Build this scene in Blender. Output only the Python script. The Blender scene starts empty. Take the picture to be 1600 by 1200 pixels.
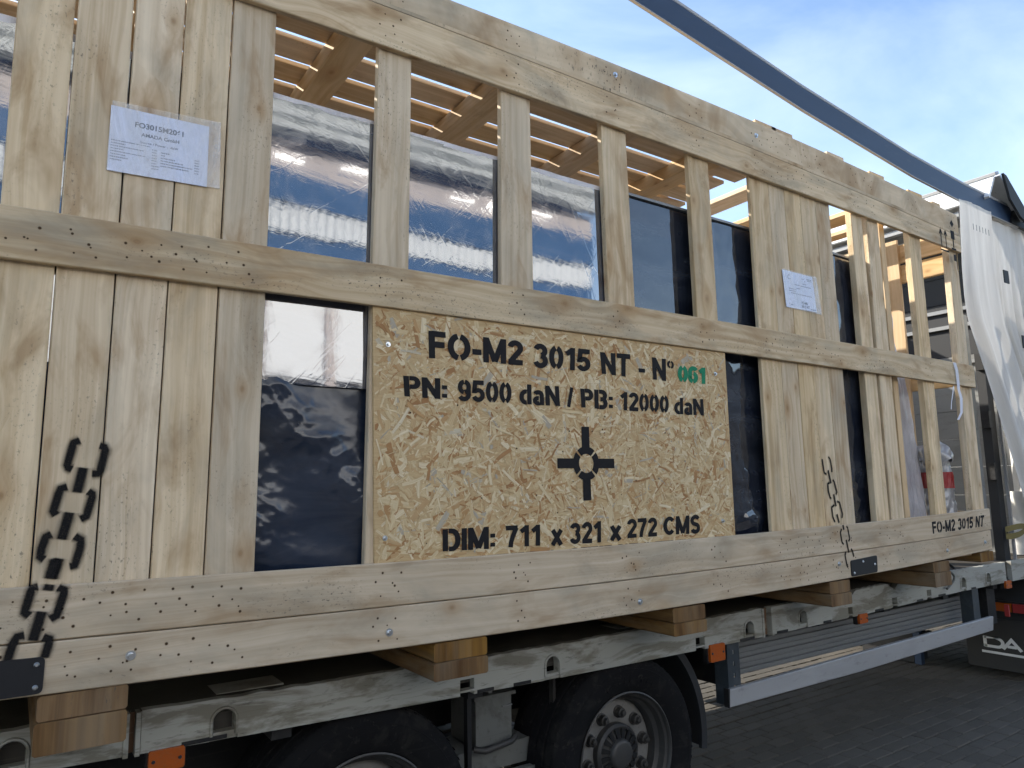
import bpy, math, random
from mathutils import Vector, Matrix, noise
from mathutils.geometry import tessellate_polygon

# measured outlines, in metres (x along the trailer, z above the crate's lowest board)
DATA = {
 'cam': {"C":[0.0,-2.34466,0.53839],"yaw":0.6023472993918885,"pit":0.14015239513828973,"rol":-0.0170692916363342,"f":1125.9681847370998},
 'H': {"T0":[-0.010166,0.062973,2.441416],"T1":[-0.005455,0.024272,2.347613],"T2":[-0.003013,0.01704,2.182571],"M0":[-0.001666,0.01081,1.331986],"M1":[-0.001393,0.007899,1.176994],"B0":[0.003663,-0.015628,0.29601],"B1":[0.004218,-0.019319,0.151209],"B2":[0.005335,-0.025309,0.014651]},
 'V': {"P0":[-0.00212,-0.0796],"U1":[0.00613,0.0502],"U2":[0.00875,0.1983],"U3":[0.01133,0.3387],"U4":[0.01017,0.487],"U5":[0.00812,0.6362],"Al":[0.01776,0.9932],"Ar":[0.0123,1.1518],"Bl":[0.01352,1.561],"Br":[0.00451,1.7419],"Cl":[-0.01302,2.1815],"Cr":[-0.01736,2.358],"Dl":[-0.00699,2.7624],"Dr":[-0.00858,2.9271],"V0":[0.00207,3.2422],"V1":[-0.005,3.4244],"V2":[-0.00767,3.5786],"V3":[-0.00814,3.7296],"V4":[-0.00314,3.8725],"V5":[-0.00417,4.0218],"E1l":[0.00037,4.2469],"E1r":[-0.00928,4.3913],"E2l":[0.0071,4.4104],"E2r":[-0.0018,4.5638],"Fl":[-0.00011,4.9568],"Fr":[0.00118,5.1021],"Gl":[0.01951,5.4687],"Gr":[-0.00522,5.6513]},
 'osb': [[1.0214,1.1855],[2.9379,1.1894],[2.9361,0.2802],[1.0377,0.2801]],
 'T': [["FO-M2",[1.2474,1.0147],[1.6743,1.0226],[1.2448,1.1192],[1.6766,1.1209],"k"],["3015",[1.7288,1.0177],[2.0315,1.0234],[1.7299,1.1195],[2.0392,1.1187],"k"],["NT",[2.1012,1.0187],[2.266,1.0162],[2.0944,1.1153],[2.2744,1.1199],"k"],["-",[2.322,1.0202],[2.3625,1.0201],[2.3267,1.1037],[2.3674,1.1042],"k"],["N",[2.4157,1.0158],[2.498,1.013],[2.4138,1.1202],[2.5025,1.1188],"k"],["o",[2.5105,1.078],[2.5556,1.0738],[2.513,1.115],[2.5583,1.1127],"k"],["061",[2.5823,1.0172],[2.7755,1.0175],[2.5864,1.0949],[2.7812,1.0987],"g"],["PN:",[1.1469,0.866],[1.323,0.8625],[1.1417,0.9407],[1.3234,0.9416],"k"],["9500",[1.3701,0.8614],[1.6143,0.8626],[1.3699,0.9424],[1.6161,0.9478],"k"],["daN",[1.6542,0.8633],[1.8598,0.8642],[1.656,0.9445],[1.8564,0.9476],"k"],["/",[1.9014,0.8632],[1.9292,0.8634],[1.9044,0.9466],[1.9322,0.947],"k"],["PB:",[1.9784,0.8647],[2.1565,0.8615],[1.9741,0.9455],[2.1606,0.9471],"k"],["12000",[2.1996,0.8634],[2.5059,0.8622],[2.2038,0.9454],[2.5115,0.9455],"k"],["daN",[2.5443,0.8608],[2.7504,0.8607],[2.5497,0.9385],[2.7499,0.9416],"k"],["DIM:",[1.3029,0.306],[1.5291,0.3025],[1.3019,0.3851],[1.5305,0.3851],"k"],["711",[1.5791,0.303],[1.7448,0.3007],[1.5788,0.3842],[1.7471,0.3827],"k"],["x",[1.7985,0.2987],[1.8538,0.297],[1.8012,0.3844],[1.8567,0.3833],"k"],["321",[1.8942,0.298],[2.0647,0.2952],[1.8971,0.3803],[2.0687,0.3836],"k"],["x",[2.1155,0.2998],[2.1759,0.2983],[2.1196,0.3856],[2.1803,0.3845],"k"],["272",[2.2123,0.305],[2.3941,0.304],[2.2165,0.3844],[2.3992,0.3857],"k"],["CMS",[2.4364,0.306],[2.6789,0.3018],[2.4416,0.3855],[2.6857,0.3882],"k"]],
 'T2': [["FO-M2 3015 NT",[4.8379,0.1908],[5.5426,0.205],[4.8362,0.2648],[5.57,0.2801],"k"]],
 'mark': {"c":[1.9943,0.6267],"top":[1.995,0.7825],"bot":[1.9936,0.4714],"l":[1.8392,0.6267],"r":[2.1536,0.6272],"ri":[[1.9529,0.6265],[2.0331,0.6268]],"ro":[[1.9273,0.6264],[2.0659,0.6269]],"w":[[1.9726,0.7183],[2.0152,0.7191]],"h":[[1.8701,0.6473],[1.8687,0.6078]]},
 'chL': [[[[0.1437,0.6851],[0.1301,0.6788],[0.1262,0.6578],[0.1185,0.6162],[0.1214,0.6091],[0.1293,0.6056]],[[0.1959,0.6709],[0.2067,0.6681],[0.2099,0.659],[0.1997,0.6013],[0.1949,0.5923],[0.1818,0.5923]],[[0.1574,0.6073],[0.1468,0.5422]],[[0.1205,0.5561],[0.1072,0.5517],[0.103,0.5372],[0.0934,0.4911],[0.0999,0.481]],[[0.1741,0.5417],[0.1834,0.5355],[0.1839,0.5266],[0.1728,0.4737],[0.1603,0.4671]],[[0.1313,0.484],[0.1178,0.4151]],[[0.0913,0.428],[0.0804,0.4228],[0.0725,0.3921],[0.0705,0.3696],[0.0792,0.3634]],[[0.1488,0.4192],[0.1636,0.4097],[0.1624,0.3866],[0.1523,0.3411],[0.1424,0.339]],[[0.1136,0.361],[0.1019,0.3109]],[[0.1054,0.3588],[0.0969,0.3125]]],[[[0.0956,0.2959],[0.093,0.2833]],[[0.0685,0.2939],[0.0568,0.2922],[0.0443,0.2307],[0.0542,0.2215]],[[0.1171,0.2867],[0.1297,0.2799],[0.1294,0.2688],[0.1166,0.2145],[0.1039,0.2077]],[[0.0822,0.2266],[0.0677,0.1576]],[[0.0458,0.1722],[0.032,0.1702],[0.0221,0.1475],[0.0152,0.114]],[[0.091,0.1611],[0.1043,0.1556],[0.1032,0.1421],[0.0956,0.1105]]]],
 'chR': [[[[3.7328,0.656],[3.7364,0.6233],[3.742,0.5808],[3.7634,0.5709]],[[3.7938,0.6696],[3.8093,0.6565],[3.8193,0.6036],[3.8166,0.5838]],[[3.7813,0.5938],[3.7989,0.5215]],[[3.7856,0.525],[3.7677,0.5186],[3.7681,0.4796],[3.7803,0.4436],[3.7908,0.4368]],[[3.82,0.541],[3.832,0.5277],[3.8497,0.4715],[3.8398,0.4586]],[[3.8167,0.4591],[3.8307,0.3934]],[[3.8144,0.4004],[3.7875,0.3882],[3.7918,0.3363],[3.8071,0.3066]],[[3.8459,0.4191],[3.8681,0.412],[3.8879,0.3458],[3.8793,0.3265]],[[3.8324,0.3478],[3.8468,0.3017]]],[[[3.8424,0.2885],[3.8481,0.2637]],[[3.8256,0.268],[3.8115,0.2494],[3.8209,0.1945],[3.8344,0.1841]],[[3.8761,0.2805],[3.8865,0.2716],[3.8985,0.2095],[3.885,0.1973]],[[3.863,0.2063],[3.8785,0.1366]],[[3.8479,0.1417],[3.8395,0.1231],[3.8493,0.0715],[3.8587,0.0568]],[[3.9022,0.1544],[3.9147,0.1439],[3.9252,0.111]]]],
 'plateL': [[-0.0535,0.1161],[0.0978,0.1118],[0.0964,0.0201],[-0.0467,0.0196]],
 'plateR': [[3.8845,0.0917],[4.1573,0.1032],[4.1489,0.0091],[3.8844,0.0047]],
 'bolts': [[0.3001,0.0859],[1.0867,0.0509],[2.2635,0.0333],[5.0003,0.0771],[5.5391,0.0991],[3.7769,0.0818],[2.2395,2.4713],[3.2953,2.4528]],
 'obolts': [[1.0804,1.0503],[1.0736,0.3654],[2.8502,1.0738],[2.8449,0.3519]],
 'docL': [[0.1684,1.7036],[0.4481,1.7113],[0.4485,1.5058],[0.1677,1.4957]],
 'docLs': [[0.1711,1.7184],[0.4831,1.7351],[0.4876,1.5086],[0.1645,1.4933]],
 'docR': [[3.4792,1.7165],[3.7644,1.7138],[3.7851,1.5059],[3.4959,1.5031]],
 'docRs': [[3.4813,1.7227],[3.8048,1.7202],[3.8333,1.4968],[3.491,1.499]],
 'skids': [[1.2586,1.4844],[2.4645,2.6807],[3.6788,3.8762],[4.8117,5.0216],[0.0829,0.2999]],
 'bedT': [0.004341,-0.022009,-0.136741],
 'bedB': [0.004768,-0.030863,-0.263723],
 'arch': [0.6294,2.0083,3.3596,3.8499,5.8276,6.2316,0.0445],
 'archw': [0.5948,0.6645],
 'archz': [-0.189,-0.2501],
 'notch': [[1.5391,1.6056],[2.9331,3.0009],[4.3193,4.3687],[5.2925,5.3548],[4.836,4.9007]],
 'pocket': [[3.4791,3.5706],[0.3354,0.3802]],
 'railend': [6.543,6.6227],
 'beam': [[[2.0633,3.2436],[2.0692,3.447]],[[2.6016,3.1889],[2.6102,3.356]],[[4.2157,2.9906],[4.2361,3.159]],[[5.6153,2.8627],[5.6465,3.0345]],[[6.4473,2.8262],[6.4838,2.9938]],[[7.5334,2.822],[7.5752,2.9799]]],
 'guard': [[[3.1776,-0.5443],[3.1697,-0.6324]],[[4.4199,-0.5289],[4.4029,-0.6407]],[[6.2549,-0.5147],[6.2302,-0.6156]]],
 'lamps': [[[0.4039,-0.2675],[0.5096,-0.338]],[[3.0276,-0.298],[3.1407,-0.3842]],[[4.419,-0.2976],[4.5124,-0.355]],[[6.5045,-0.2739],[6.6051,-0.3322]]],
 'stubs': [[3.669,3.8637],[4.2173,4.3995],[4.6991,4.8786],[5.1881,5.3805],[5.6784,5.8596]],
 'wheel': {"lipL":[2.2675,-0.5508],"lipR":[2.7444,-0.6707],"lipT":[2.5333,-0.4868],"shR":[2.9523,-0.7495],"top":[2.5949,-0.326],"hub":[2.5003,-0.7401]},
}

ZG = 1.2                      # ground lies 1.2 m below the crate's lowest board
sc = bpy.context.scene
rnd = random.Random(7)

# ---------------------------------------------------------------- camera
cd = DATA['cam']
yaw, pit, rol = cd['yaw'], cd['pit'], cd['rol']
fwd = Vector((math.sin(yaw)*math.cos(pit), math.cos(yaw)*math.cos(pit), math.sin(pit)))
r0 = Vector((math.cos(yaw), -math.sin(yaw), 0)); u0 = r0.cross(fwd)
rgt = math.cos(rol)*r0 + math.sin(rol)*u0
upv = -math.sin(rol)*r0 + math.cos(rol)*u0
cam = bpy.data.cameras.new('camera'); cam_o = bpy.data.objects.new('camera', cam)
sc.collection.objects.link(cam_o)
M = Matrix((rgt, upv, -fwd)).transposed().to_4x4()
M.translation = Vector((cd['C'][0], cd['C'][1], cd['C'][2] + ZG))
cam_o.matrix_world = M
cam.sensor_fit = 'HORIZONTAL'; cam.sensor_width = 36.0
cam.lens = cd['f'] / 1600.0 * 36.0
cam.clip_start = 0.05; cam.clip_end = 2000
sc.camera = cam_o

# ---------------------------------------------------------------- world, sun, exposure
SUN = Vector((0.50, -0.80, -0.57)).normalized()      # travel direction of the light
elev = math.asin(-SUN.z); azim = math.atan2(-SUN.x, -SUN.y)
w = bpy.data.worlds.new('World'); sc.world = w; w.use_nodes = True
nt = w.node_tree; nt.nodes.clear()
out = nt.nodes.new('ShaderNodeOutputWorld'); bg = nt.nodes.new('ShaderNodeBackground')
sky = nt.nodes.new('ShaderNodeTexSky'); sky.sky_type = 'NISHITA'; sky.sun_disc = False
sky.sun_elevation = elev; sky.sun_rotation = azim
sky.air_density = 1.0; sky.dust_density = 0.6; sky.ozone_density = 1.2; sky.altitude = 100
tc = nt.nodes.new('ShaderNodeTexCoord'); mp = nt.nodes.new('ShaderNodeMapping')
mp.inputs['Scale'].default_value = (1.2, 2.2, 3.6)
mp.inputs['Rotation'].default_value = (0.2, 0.1, 0.6)
nz = nt.nodes.new('ShaderNodeTexNoise'); nz.inputs['Scale'].default_value = 1.5
nz.inputs['Detail'].default_value = 7; nz.inputs['Roughness'].default_value = 0.55; nz.inputs['Distortion'].default_value = 0.5
cr = nt.nodes.new('ShaderNodeValToRGB'); cr.color_ramp.elements[0].position = 0.36; cr.color_ramp.elements[1].position = 0.92
cr.color_ramp.elements[0].color = (0, 0, 0, 1); cr.color_ramp.elements[1].color = (0.32, 0.32, 0.32, 1)
mx = nt.nodes.new('ShaderNodeMix'); mx.data_type = 'RGBA'
mx.inputs['B'].default_value = (6.8, 7.1, 7.5, 1)
L = nt.links.new
L(tc.outputs['Generated'], mp.inputs['Vector']); L(mp.outputs['Vector'], nz.inputs['Vector'])
L(nz.outputs['Fac'], cr.inputs['Fac']); L(cr.outputs['Color'], mx.inputs['Factor'])
L(sky.outputs['Color'], mx.inputs['A']); L(mx.outputs['Result'], bg.inputs['Color'])
bg.inputs['Strength'].default_value = 0.115
L(bg.outputs['Background'], out.inputs['Surface'])
sl = bpy.data.lights.new('sun', 'SUN'); sl.energy = 3.2; sl.angle = math.radians(0.5); sl.color = (1.0, 0.93, 0.82)
so = bpy.data.objects.new('sun', sl); sc.collection.objects.link(so)
so.rotation_euler = SUN.to_track_quat('-Z', 'Y').to_euler(); so.location = (-20, 30, 30)
sc.view_settings.view_transform = 'Standard'; sc.view_settings.look = 'None'
sc.view_settings.gamma = 1.0; sc.view_settings.use_curve_mapping = False
sc.view_settings.exposure = 1.6
sc.render.engine = 'CYCLES'
sc.cycles.max_bounces = 10; sc.cycles.transparent_max_bounces = 16; sc.cycles.diffuse_bounces = 5

# ---------------------------------------------------------------- mesh helpers
class MB:
    def __init__(s): s.v = []; s.f = []; s.uv = []; s.a = None; s.mi = []
    def add(s, vs, fs, uvs=None, mi=0):
        b = len(s.v); s.v.extend([tuple(p) for p in vs])
        for i, f in enumerate(fs):
            s.f.append(tuple(b + j for j in f)); s.mi.append(mi)
            s.uv.append(uvs[i] if uvs else [(vs[j][0], vs[j][2]) for j in f])
    def box(s, x0, x1, y0, y1, z0, z1, mi=0):
        vs = [(x0,y0,z0),(x1,y0,z0),(x1,y1,z0),(x0,y1,z0),(x0,y0,z1),(x1,y0,z1),(x1,y1,z1),(x0,y1,z1)]
        s.add(vs, [(0,3,2,1),(4,5,6,7),(0,1,5,4),(1,2,6,5),(2,3,7,6),(3,0,4,7)], mi=mi)
    def plank(s, st, D, c=0.003, uo=None):
        """board: stations of (A,B) edge points along its length, D the thickness vector"""
        if uo is None: uo = (rnd.uniform(0, 60), rnd.uniform(0, 60))
        D = Vector(D); t = D.length; u = 0.0; vs = []; us = []; prev = None
        wd = (Vector(st[0][1]) - Vector(st[0][0])).length
        c = min(c, t*0.3, wd*0.3); e = c / wd; g = c / t
        prof = [(e,0,0),(1-e,0,0),(1,g,0),(1,1-g,0),(1-e,1,0),(e,1,0),(0,1-g,0),(0,g,0)]
        vv = [0, wd, wd+c, wd+t, wd+t+c, 2*wd+t, 2*wd+t+c, 2*wd+2*t, 2*wd+2*t+c]
        for A, B in st:
            A = Vector(A); B = Vector(B); m = (A + B) / 2
            if prev is not None: u += (m - prev).length
            prev = m; us.append(u)
            for p in prof: vs.append(A.lerp(B, p[0]) + D * p[1])
        fs = []; uvs = []; n = len(st)
        for k in range(n - 1):
            for j in range(8):
                j2 = (j + 1) % 8
                fs.append((k*8+j, k*8+j2, (k+1)*8+j2, (k+1)*8+j))
                uvs.append([(uo[0]+us[k], uo[1]+vv[j]), (uo[0]+us[k], uo[1]+vv[j+1]), (uo[0]+us[k+1], uo[1]+vv[j+1]), (uo[0]+us[k+1], uo[1]+vv[j])])
        fs.append(tuple(range(8))[::-1]); uvs.append([(uo[0]-0.02*prof[j][1]-0.5, uo[1]+prof[j][0]*wd) for j in range(8)][::-1])
        b = (n-1)*8; fs.append(tuple(b+j for j in range(8))); uvs.append([(uo[0]+u+0.02*prof[j][1]+0.5, uo[1]+prof[j][0]*wd) for j in range(8)])
        s.add(vs, fs, uvs)
        return s
    def bar(s, p0, p1, wv, tv, c=0.003):
        """straight board from p0 to p1; wv width vector, tv thickness vector (corner based)"""
        p0 = Vector(p0); p1 = Vector(p1); wv = Vector(wv)
        return s.plank([(p0, p0 + wv), (p1, p1 + wv)], tv, c)
    def lathe(s, prof, c, axis='y', n=48, a0=0, a1=2*math.pi, mi=0):
        """prof: (r, h) pairs, revolved about axis through c"""
        vs = []; full = abs(a1 - a0 - 2*math.pi) < 1e-6; m = n if full else n + 1
        for i in range(m):
            a = a0 + (a1 - a0) * i / n; ca, sa = math.cos(a), math.sin(a)
            for r, h in prof:
                if axis == 'y': vs.append((c[0]+r*ca, c[1]+h, c[2]+r*sa))
                elif axis == 'z': vs.append((c[0]+r*ca, c[1]+r*sa, c[2]+h))
                else: vs.append((c[0]+h, c[1]+r*ca, c[2]+r*sa))
        k = len(prof); fs = []; uvs = []
        for i in range(n):
            i2 = (i + 1) % m
            for j in range(k - 1):
                fs.append((i*k+j, i*k+j+1, i2*k+j+1, i2*k+j)); uvs.append([(i/n, j), (i/n, j+1), ((i+1)/n, j+1), ((i+1)/n, j)])
        s.add(vs, fs, uvs, mi)
    def tube(s, pts, r, n=8):
        pts = [Vector(p) for p in pts]; vs = []
        for i, p in enumerate(pts):
            d = (pts[min(i+1, len(pts)-1)] - pts[max(i-1, 0)]).normalized()
            a = d.orthogonal().normalized() if i == 0 else (a - d * a.dot(d)).normalized()
            b = d.cross(a)
            rr = r[i] if isinstance(r, (list, tuple)) else r
            for k in range(n):
                t = 2*math.pi*k/n; vs.append(p + a*math.cos(t)*rr + b*math.sin(t)*rr)
        fs = [(i*n+k, i*n+(k+1) % n, (i+1)*n+(k+1) % n, (i+1)*n+k) for i in range(len(pts)-1) for k in range(n)]
        fs.append(tuple(range(n))[::-1]); fs.append(tuple((len(pts)-1)*n+k for k in range(n)))
        s.add(vs, fs)
    def prism(s, outer, holes, y0, y1, T=None):
        """outline in x,z (with holes), extruded from y0 to y1"""
        loops = [outer] + list(holes)
        tri = tessellate_polygon([[Vector((p[0], p[1], 0)) for p in lp] for lp in loops])
        flat = [p for lp in loops for p in lp]; n = len(flat)
        vs = [(p[0], y0, p[1]) for p in flat] + [(p[0], y1, p[1]) for p in flat]
        fs = [tuple(t) for t in tri] + [tuple(n + j for j in t)[::-1] for t in tri]
        b = 0
        for lp in loops:
            k = len(lp)
            for i in range(k): fs.append((b+i, b+(i+1) % k, n+b+(i+1) % k, n+b+i))
            b += k
        if T: vs = [T(v) for v in vs]
        s.add(vs, fs)
    def grid(s, nu, nv, fn, uvf=None):
        vs = [fn(i/nu, j/nv) for j in range(nv+1) for i in range(nu+1)]
        fs = []; uvs = []
        for j in range(nv):
            for i in range(nu):
                q = (j*(nu+1)+i, j*(nu+1)+i+1, (j+1)*(nu+1)+i+1, (j+1)*(nu+1)+i)
                fs.append(q); uvs.append([(i/nu, j/nv), ((i+1)/nu, j/nv), ((i+1)/nu, (j+1)/nv), (i/nu, (j+1)/nv)])
        s.add(vs, fs, uvs)

def mesh_of(name, mb, mats, origin=(0, 0, 0), smooth=False, recalc=True):
    me = bpy.data.meshes.new(name); o = Vector(origin)
    me.from_pydata([(v[0]-o[0], v[1]-o[1], v[2]-o[2]) for v in mb.v], [], mb.f)
    uvl = me.uv_layers.new(name='UVMap'); k = 0; flat = []
    for u in mb.uv:
        for p in u: flat.extend(p)
    uvl.data.foreach_set('uv', flat)
    if mb.a is not None:
        at = me.attributes.new('alpha', 'FLOAT', 'POINT'); at.data.foreach_set('value', mb.a)
    for m in (mats if isinstance(mats, (list, tuple)) else [mats]): me.materials.append(m)
    if len(me.materials) > 1: me.polygons.foreach_set('material_index', mb.mi)
    if recalc:
        import bmesh
        bm = bmesh.new(); bm.from_mesh(me); bmesh.ops.recalc_face_normals(bm, faces=bm.faces); bm.to_mesh(me); bm.free()
    if smooth:
        me.polygons.foreach_set('use_smooth', [True]*len(me.polygons))
        if smooth != 'all':
            me.set_sharp_from_angle(angle=math.radians(smooth if smooth > 1 else 35))
    me.update(); return me

def base_of(o):
    v = Vector((0, 0, 0))
    while o is not None: v = v + Vector(o.location); o = o.parent
    return v

def build(name, mb, mats, parent=None, smooth=False, kind=None, label=None, recalc=True, origin=None):
    """links a mesh whose points are given in crate coordinates; z is lifted to stand on ground 0"""
    if parent is not None: org = base_of(parent)
    else: org = Vector(origin) if origin is not None else Vector((0, 0, 0))
    o2 = Vector((org[0], org[1], org[2] - ZG))
    ob = bpy.data.objects.new(name, mesh_of(name, mb, mats, o2, smooth, recalc))
    sc.collection.objects.link(ob)
    if parent is not None: ob.parent = parent
    else: ob.location = org
    if kind: ob['kind'] = kind
    if label: ob['label'] = label
    return ob

def thing(name, loc, label, cat, group=None):
    o = bpy.data.objects.new(name, None); sc.collection.objects.link(o)
    o.location = (loc[0], loc[1], loc[2] + ZG); o.empty_display_size = 0.2
    o['label'] = label; o['category'] = cat
    if group: o['group'] = group
    return o
def tag(o, label, cat, group=None):
    o['label'] = label; o['category'] = cat
    if group: o['group'] = group
    return o

# ---------------------------------------------------------------- materials
def mat(name, col=(0.5, 0.5, 0.5), rough=0.5, metal=0.0, spec=0.5, **kw):
    m = bpy.data.materials.new(name); m.use_nodes = True
    b = m.node_tree.nodes['Principled BSDF']
    b.inputs['Base Color'].default_value = (*col, 1); b.inputs['Roughness'].default_value = rough
    b.inputs['Metallic'].default_value = metal; b.inputs['Specular IOR Level'].default_value = spec
    for k, v in kw.items(): b.inputs[k.replace('_', ' ')].default_value = v
    return m
class N:
    """tiny node-graph helper"""
    def __init__(s, m): s.t = m.node_tree; s.b = s.t.nodes['Principled BSDF']
    def n(s, ty, **kw):
        x = s.t.nodes.new(ty)
        for k, v in kw.items(): setattr(x, k, v)
        return x
    def l(s, a, b): s.t.links.new(a, b)
    def m(s, op, a, b=None, c=None, clamp=False):
        x = s.n('ShaderNodeMath', operation=op); x.use_clamp = clamp
        for i, q in enumerate((a, b, c)):
            if q is None: continue
            if isinstance(q, (int, float)): x.inputs[i].default_value = q
            else: s.l(q, x.inputs[i])
        return x.outputs[0]
    def xyz(s, x, y, z=0.0):
        c = s.n('ShaderNodeCombineXYZ')
        for i, q in enumerate((x, y, z)):
            if isinstance(q, (int, float)): c.inputs[i].default_value = q
            else: s.l(q, c.inputs[i])
        return c.outputs[0]
    def noise(s, vec, scale=1.0, detail=3, rough=0.5, dist=0.0, out='Fac'):
        x = s.n('ShaderNodeTexNoise'); s.l(vec, x.inputs['Vector'])
        x.inputs['Scale'].default_value = scale; x.inputs['Detail'].default_value = detail
        x.inputs['Roughness'].default_value = rough; x.inputs['Distortion'].default_value = dist
        return x.outputs[out]
    def ramp(s, f, stops):
        x = s.n('ShaderNodeValToRGB'); s.l(f, x.inputs['Fac']); e = x.color_ramp.elements
        while len(e) < len(stops): e.new(0.5)
        for i, (p, c) in enumerate(stops):
            e[i].position = p; e[i].color = (*c, 1) if isinstance(c, tuple) else (c, c, c, 1)
        return x.outputs['Color']
    def mix(s, f, a, b, mode='MIX'):
        x = s.n('ShaderNodeMix', data_type='RGBA', blend_type=mode)
        for k, q in (('Factor', f), ('A', a), ('B', b)):
            if isinstance(q, (int, float)): x.inputs[k].default_value = q
            elif isinstance(q, tuple): x.inputs[k].default_value = (*q, 1)
            else: s.l(q, x.inputs[k])
        return x.outputs['Result']
    def bump(s, h, strength=0.3, dist=0.01):
        x = s.n('ShaderNodeBump'); s.l(h, x.inputs['Height']); x.inputs['Strength'].default_value = strength
        x.inputs['Distance'].default_value = dist; s.l(x.outputs['Normal'], s.b.inputs['Normal']); return x

def wood(name, light, dark, stain=0.35, grey=0.3, knots=0.55, specks=0.3, tint=0.26, rough=0.75):
    m = mat(name, light, rough, spec=0.25); g = N(m)
    uv = g.n('ShaderNodeUVMap').outputs['UV']; sp = g.n('ShaderNodeSeparateXYZ'); g.l(uv, sp.inputs[0])
    u, v = sp.outputs['X'], sp.outputs['Y']
    rn = g.n('ShaderNodeObjectInfo').outputs['Random']
    # knots
    ks, kv = 1.9, 5.5
    vor = g.n('ShaderNodeTexVoronoi', voronoi_dimensions='2D'); vor.inputs['Scale'].default_value = 1.0
    g.l(g.xyz(g.m('MULTIPLY', u, ks), g.m('MULTIPLY', v, kv)), vor.inputs['Vector'])
    ps = g.n('ShaderNodeSeparateXYZ'); g.l(vor.outputs['Position'], ps.inputs[0])
    du = g.m('DIVIDE', g.m('SUBTRACT', g.m('MULTIPLY', u, ks), ps.outputs['X']), ks*1.5)
    dv = g.m('DIVIDE', g.m('SUBTRACT', g.m('MULTIPLY', v, kv), ps.outputs['Y']), kv)
    d = g.m('SQRT', g.m('ADD', g.m('MULTIPLY', du, du), g.m('MULTIPLY', dv, dv)))
    cs = g.n('ShaderNodeSeparateXYZ'); g.l(vor.outputs['Color'], cs.inputs[0])
    has = g.m('LESS_THAN', cs.outputs['X'], knots)
    ksz = g.m('ADD', 0.008, g.m('MULTIPLY', cs.outputs['Y'], 0.017))
    q = g.m('DIVIDE', d, g.m('MULTIPLY', ksz, 2.6))
    gauss = g.m('MULTIPLY', has, g.m('EXPONENT', g.m('MULTIPLY', g.m('MULTIPLY', q, q), -1.0)))
    kmask = g.m('MULTIPLY', has, g.m('SUBTRACT', 1.0, g.m('SMOOTH_MIN', g.m('DIVIDE', d, ksz), 1.0, 0.2)), clamp=True)
    # grain
    wob = g.noise(g.xyz(g.m('MULTIPLY', u, 0.9), g.m('MULTIPLY', v, 3.5)), 1.0, 3, 0.5, 0.3)
    vw = g.m('ADD', g.m('SUBTRACT', v, g.m('MULTIPLY', dv, gauss)), g.m('MULTIPLY', wob, 0.11))
    vw = g.m('SUBTRACT', vw, g.m('MULTIPLY', gauss, g.m('MULTIPLY', d, 0.6)))
    rings = g.noise(g.xyz(g.m('MULTIPLY', u, 0.35), g.m('MULTIPLY', vw, 42.0)), 1.0, 2, 0.5)
    fine = g.noise(g.xyz(g.m('MULTIPLY', u, 3.0), g.m('MULTIPLY', vw, 190.0)), 1.0, 3, 0.6)
    gr = g.m('ADD', g.m('MULTIPLY', rings, 0.72), g.m('MULTIPLY', fine, 0.28))
    patch = g.noise(g.xyz(g.m('MULTIPLY', u, 1.1), g.m('MULTIPLY', v, 4.0), g.m('MULTIPLY', rn, 9.0)), 1.0, 3, 0.55, 0.8)
    gr = g.m('ADD', g.m('MULTIPLY', g.m('SUBTRACT', gr, 0.5), g.m('MULTIPLY', patch, 1.7)), g.m('ADD', 0.5, g.m('MULTIPLY', g.m('SUBTRACT', patch, 0.5), 0.55)))
    col = g.mix(g.ramp(gr, [(0.34, 0.0), (0.68, 1.0)]), light, dark)
    # per-board tint
    tn = g.m('ADD', 1.0 - tint*0.6, g.m('MULTIPLY', rn, tint))
    hs = g.n('ShaderNodeHueSaturation'); g.l(col, hs.inputs['Color']); g.l(tn, hs.inputs['Value'])
    rn2 = g.m('FRACT', g.m('MULTIPLY', rn, 17.3))
    g.l(g.m('ADD', 0.85, g.m('MULTIPLY', rn2, 0.30)), hs.inputs['Saturation'])
    col = hs.outputs['Color']
    # brown water stains
    st = g.noise(g.xyz(g.m('MULTIPLY', u, 3.2), g.m('MULTIPLY', v, 9.0)), 1.0, 4, 0.6, 0.6)
    sf = g.m('MULTIPLY', g.ramp(st, [(0.50, 0.0), (0.70, 1.0)]), stain)
    col = g.mix(sf, col, (dark[0]*0.62, dark[1]*0.50, dark[2]*0.36))
    # grey weathering
    gy = g.noise(g.xyz(g.m('ADD', g.m('MULTIPLY', u, 2.1), 11.0), g.m('MULTIPLY', v, 5.5)), 1.0, 5, 0.62, 0.4)
    gf = g.m('MULTIPLY', g.ramp(gy, [(0.47, 0.0), (0.68, 1.0)]), grey)
    col = g.mix(gf, col, (0.27, 0.245, 0.19))
    # mould specks
    sk = g.noise(g.xyz(g.m('MULTIPLY', u, 70.0), g.m('MULTIPLY', v, 110.0)), 1.0, 3, 0.7)
    zone = g.ramp(g.noise(g.xyz(g.m('MULTIPLY', u, 2.0), g.m('MULTIPLY', v, 6.0), 4.0), 1.0, 3, 0.6), [(0.50, 0.0), (0.66, 1.0)])
    skf = g.m('MULTIPLY', g.m('MULTIPLY', g.ramp(sk, [(0.58, 0.0), (0.66, 1.0)]), zone), specks)
    col = g.mix(skf, col, (0.09, 0.08, 0.065))
    # knots drawn last
    halo = g.m('MULTIPLY', gauss, 0.45)
    col = g.mix(halo, col, (dark[0]*0.75, dark[1]*0.60, dark[2]*0.42))
    kring = g.m('ADD', 0.5, g.m('MULTIPLY', g.m('SINE', g.m('MULTIPLY', d, 900.0)), 0.25))
    kcol = g.mix(kring, (dark[0]*0.30, dark[1]*0.22, dark[2]*0.15), (dark[0]*0.62, dark[1]*0.46, dark[2]*0.32))
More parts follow.
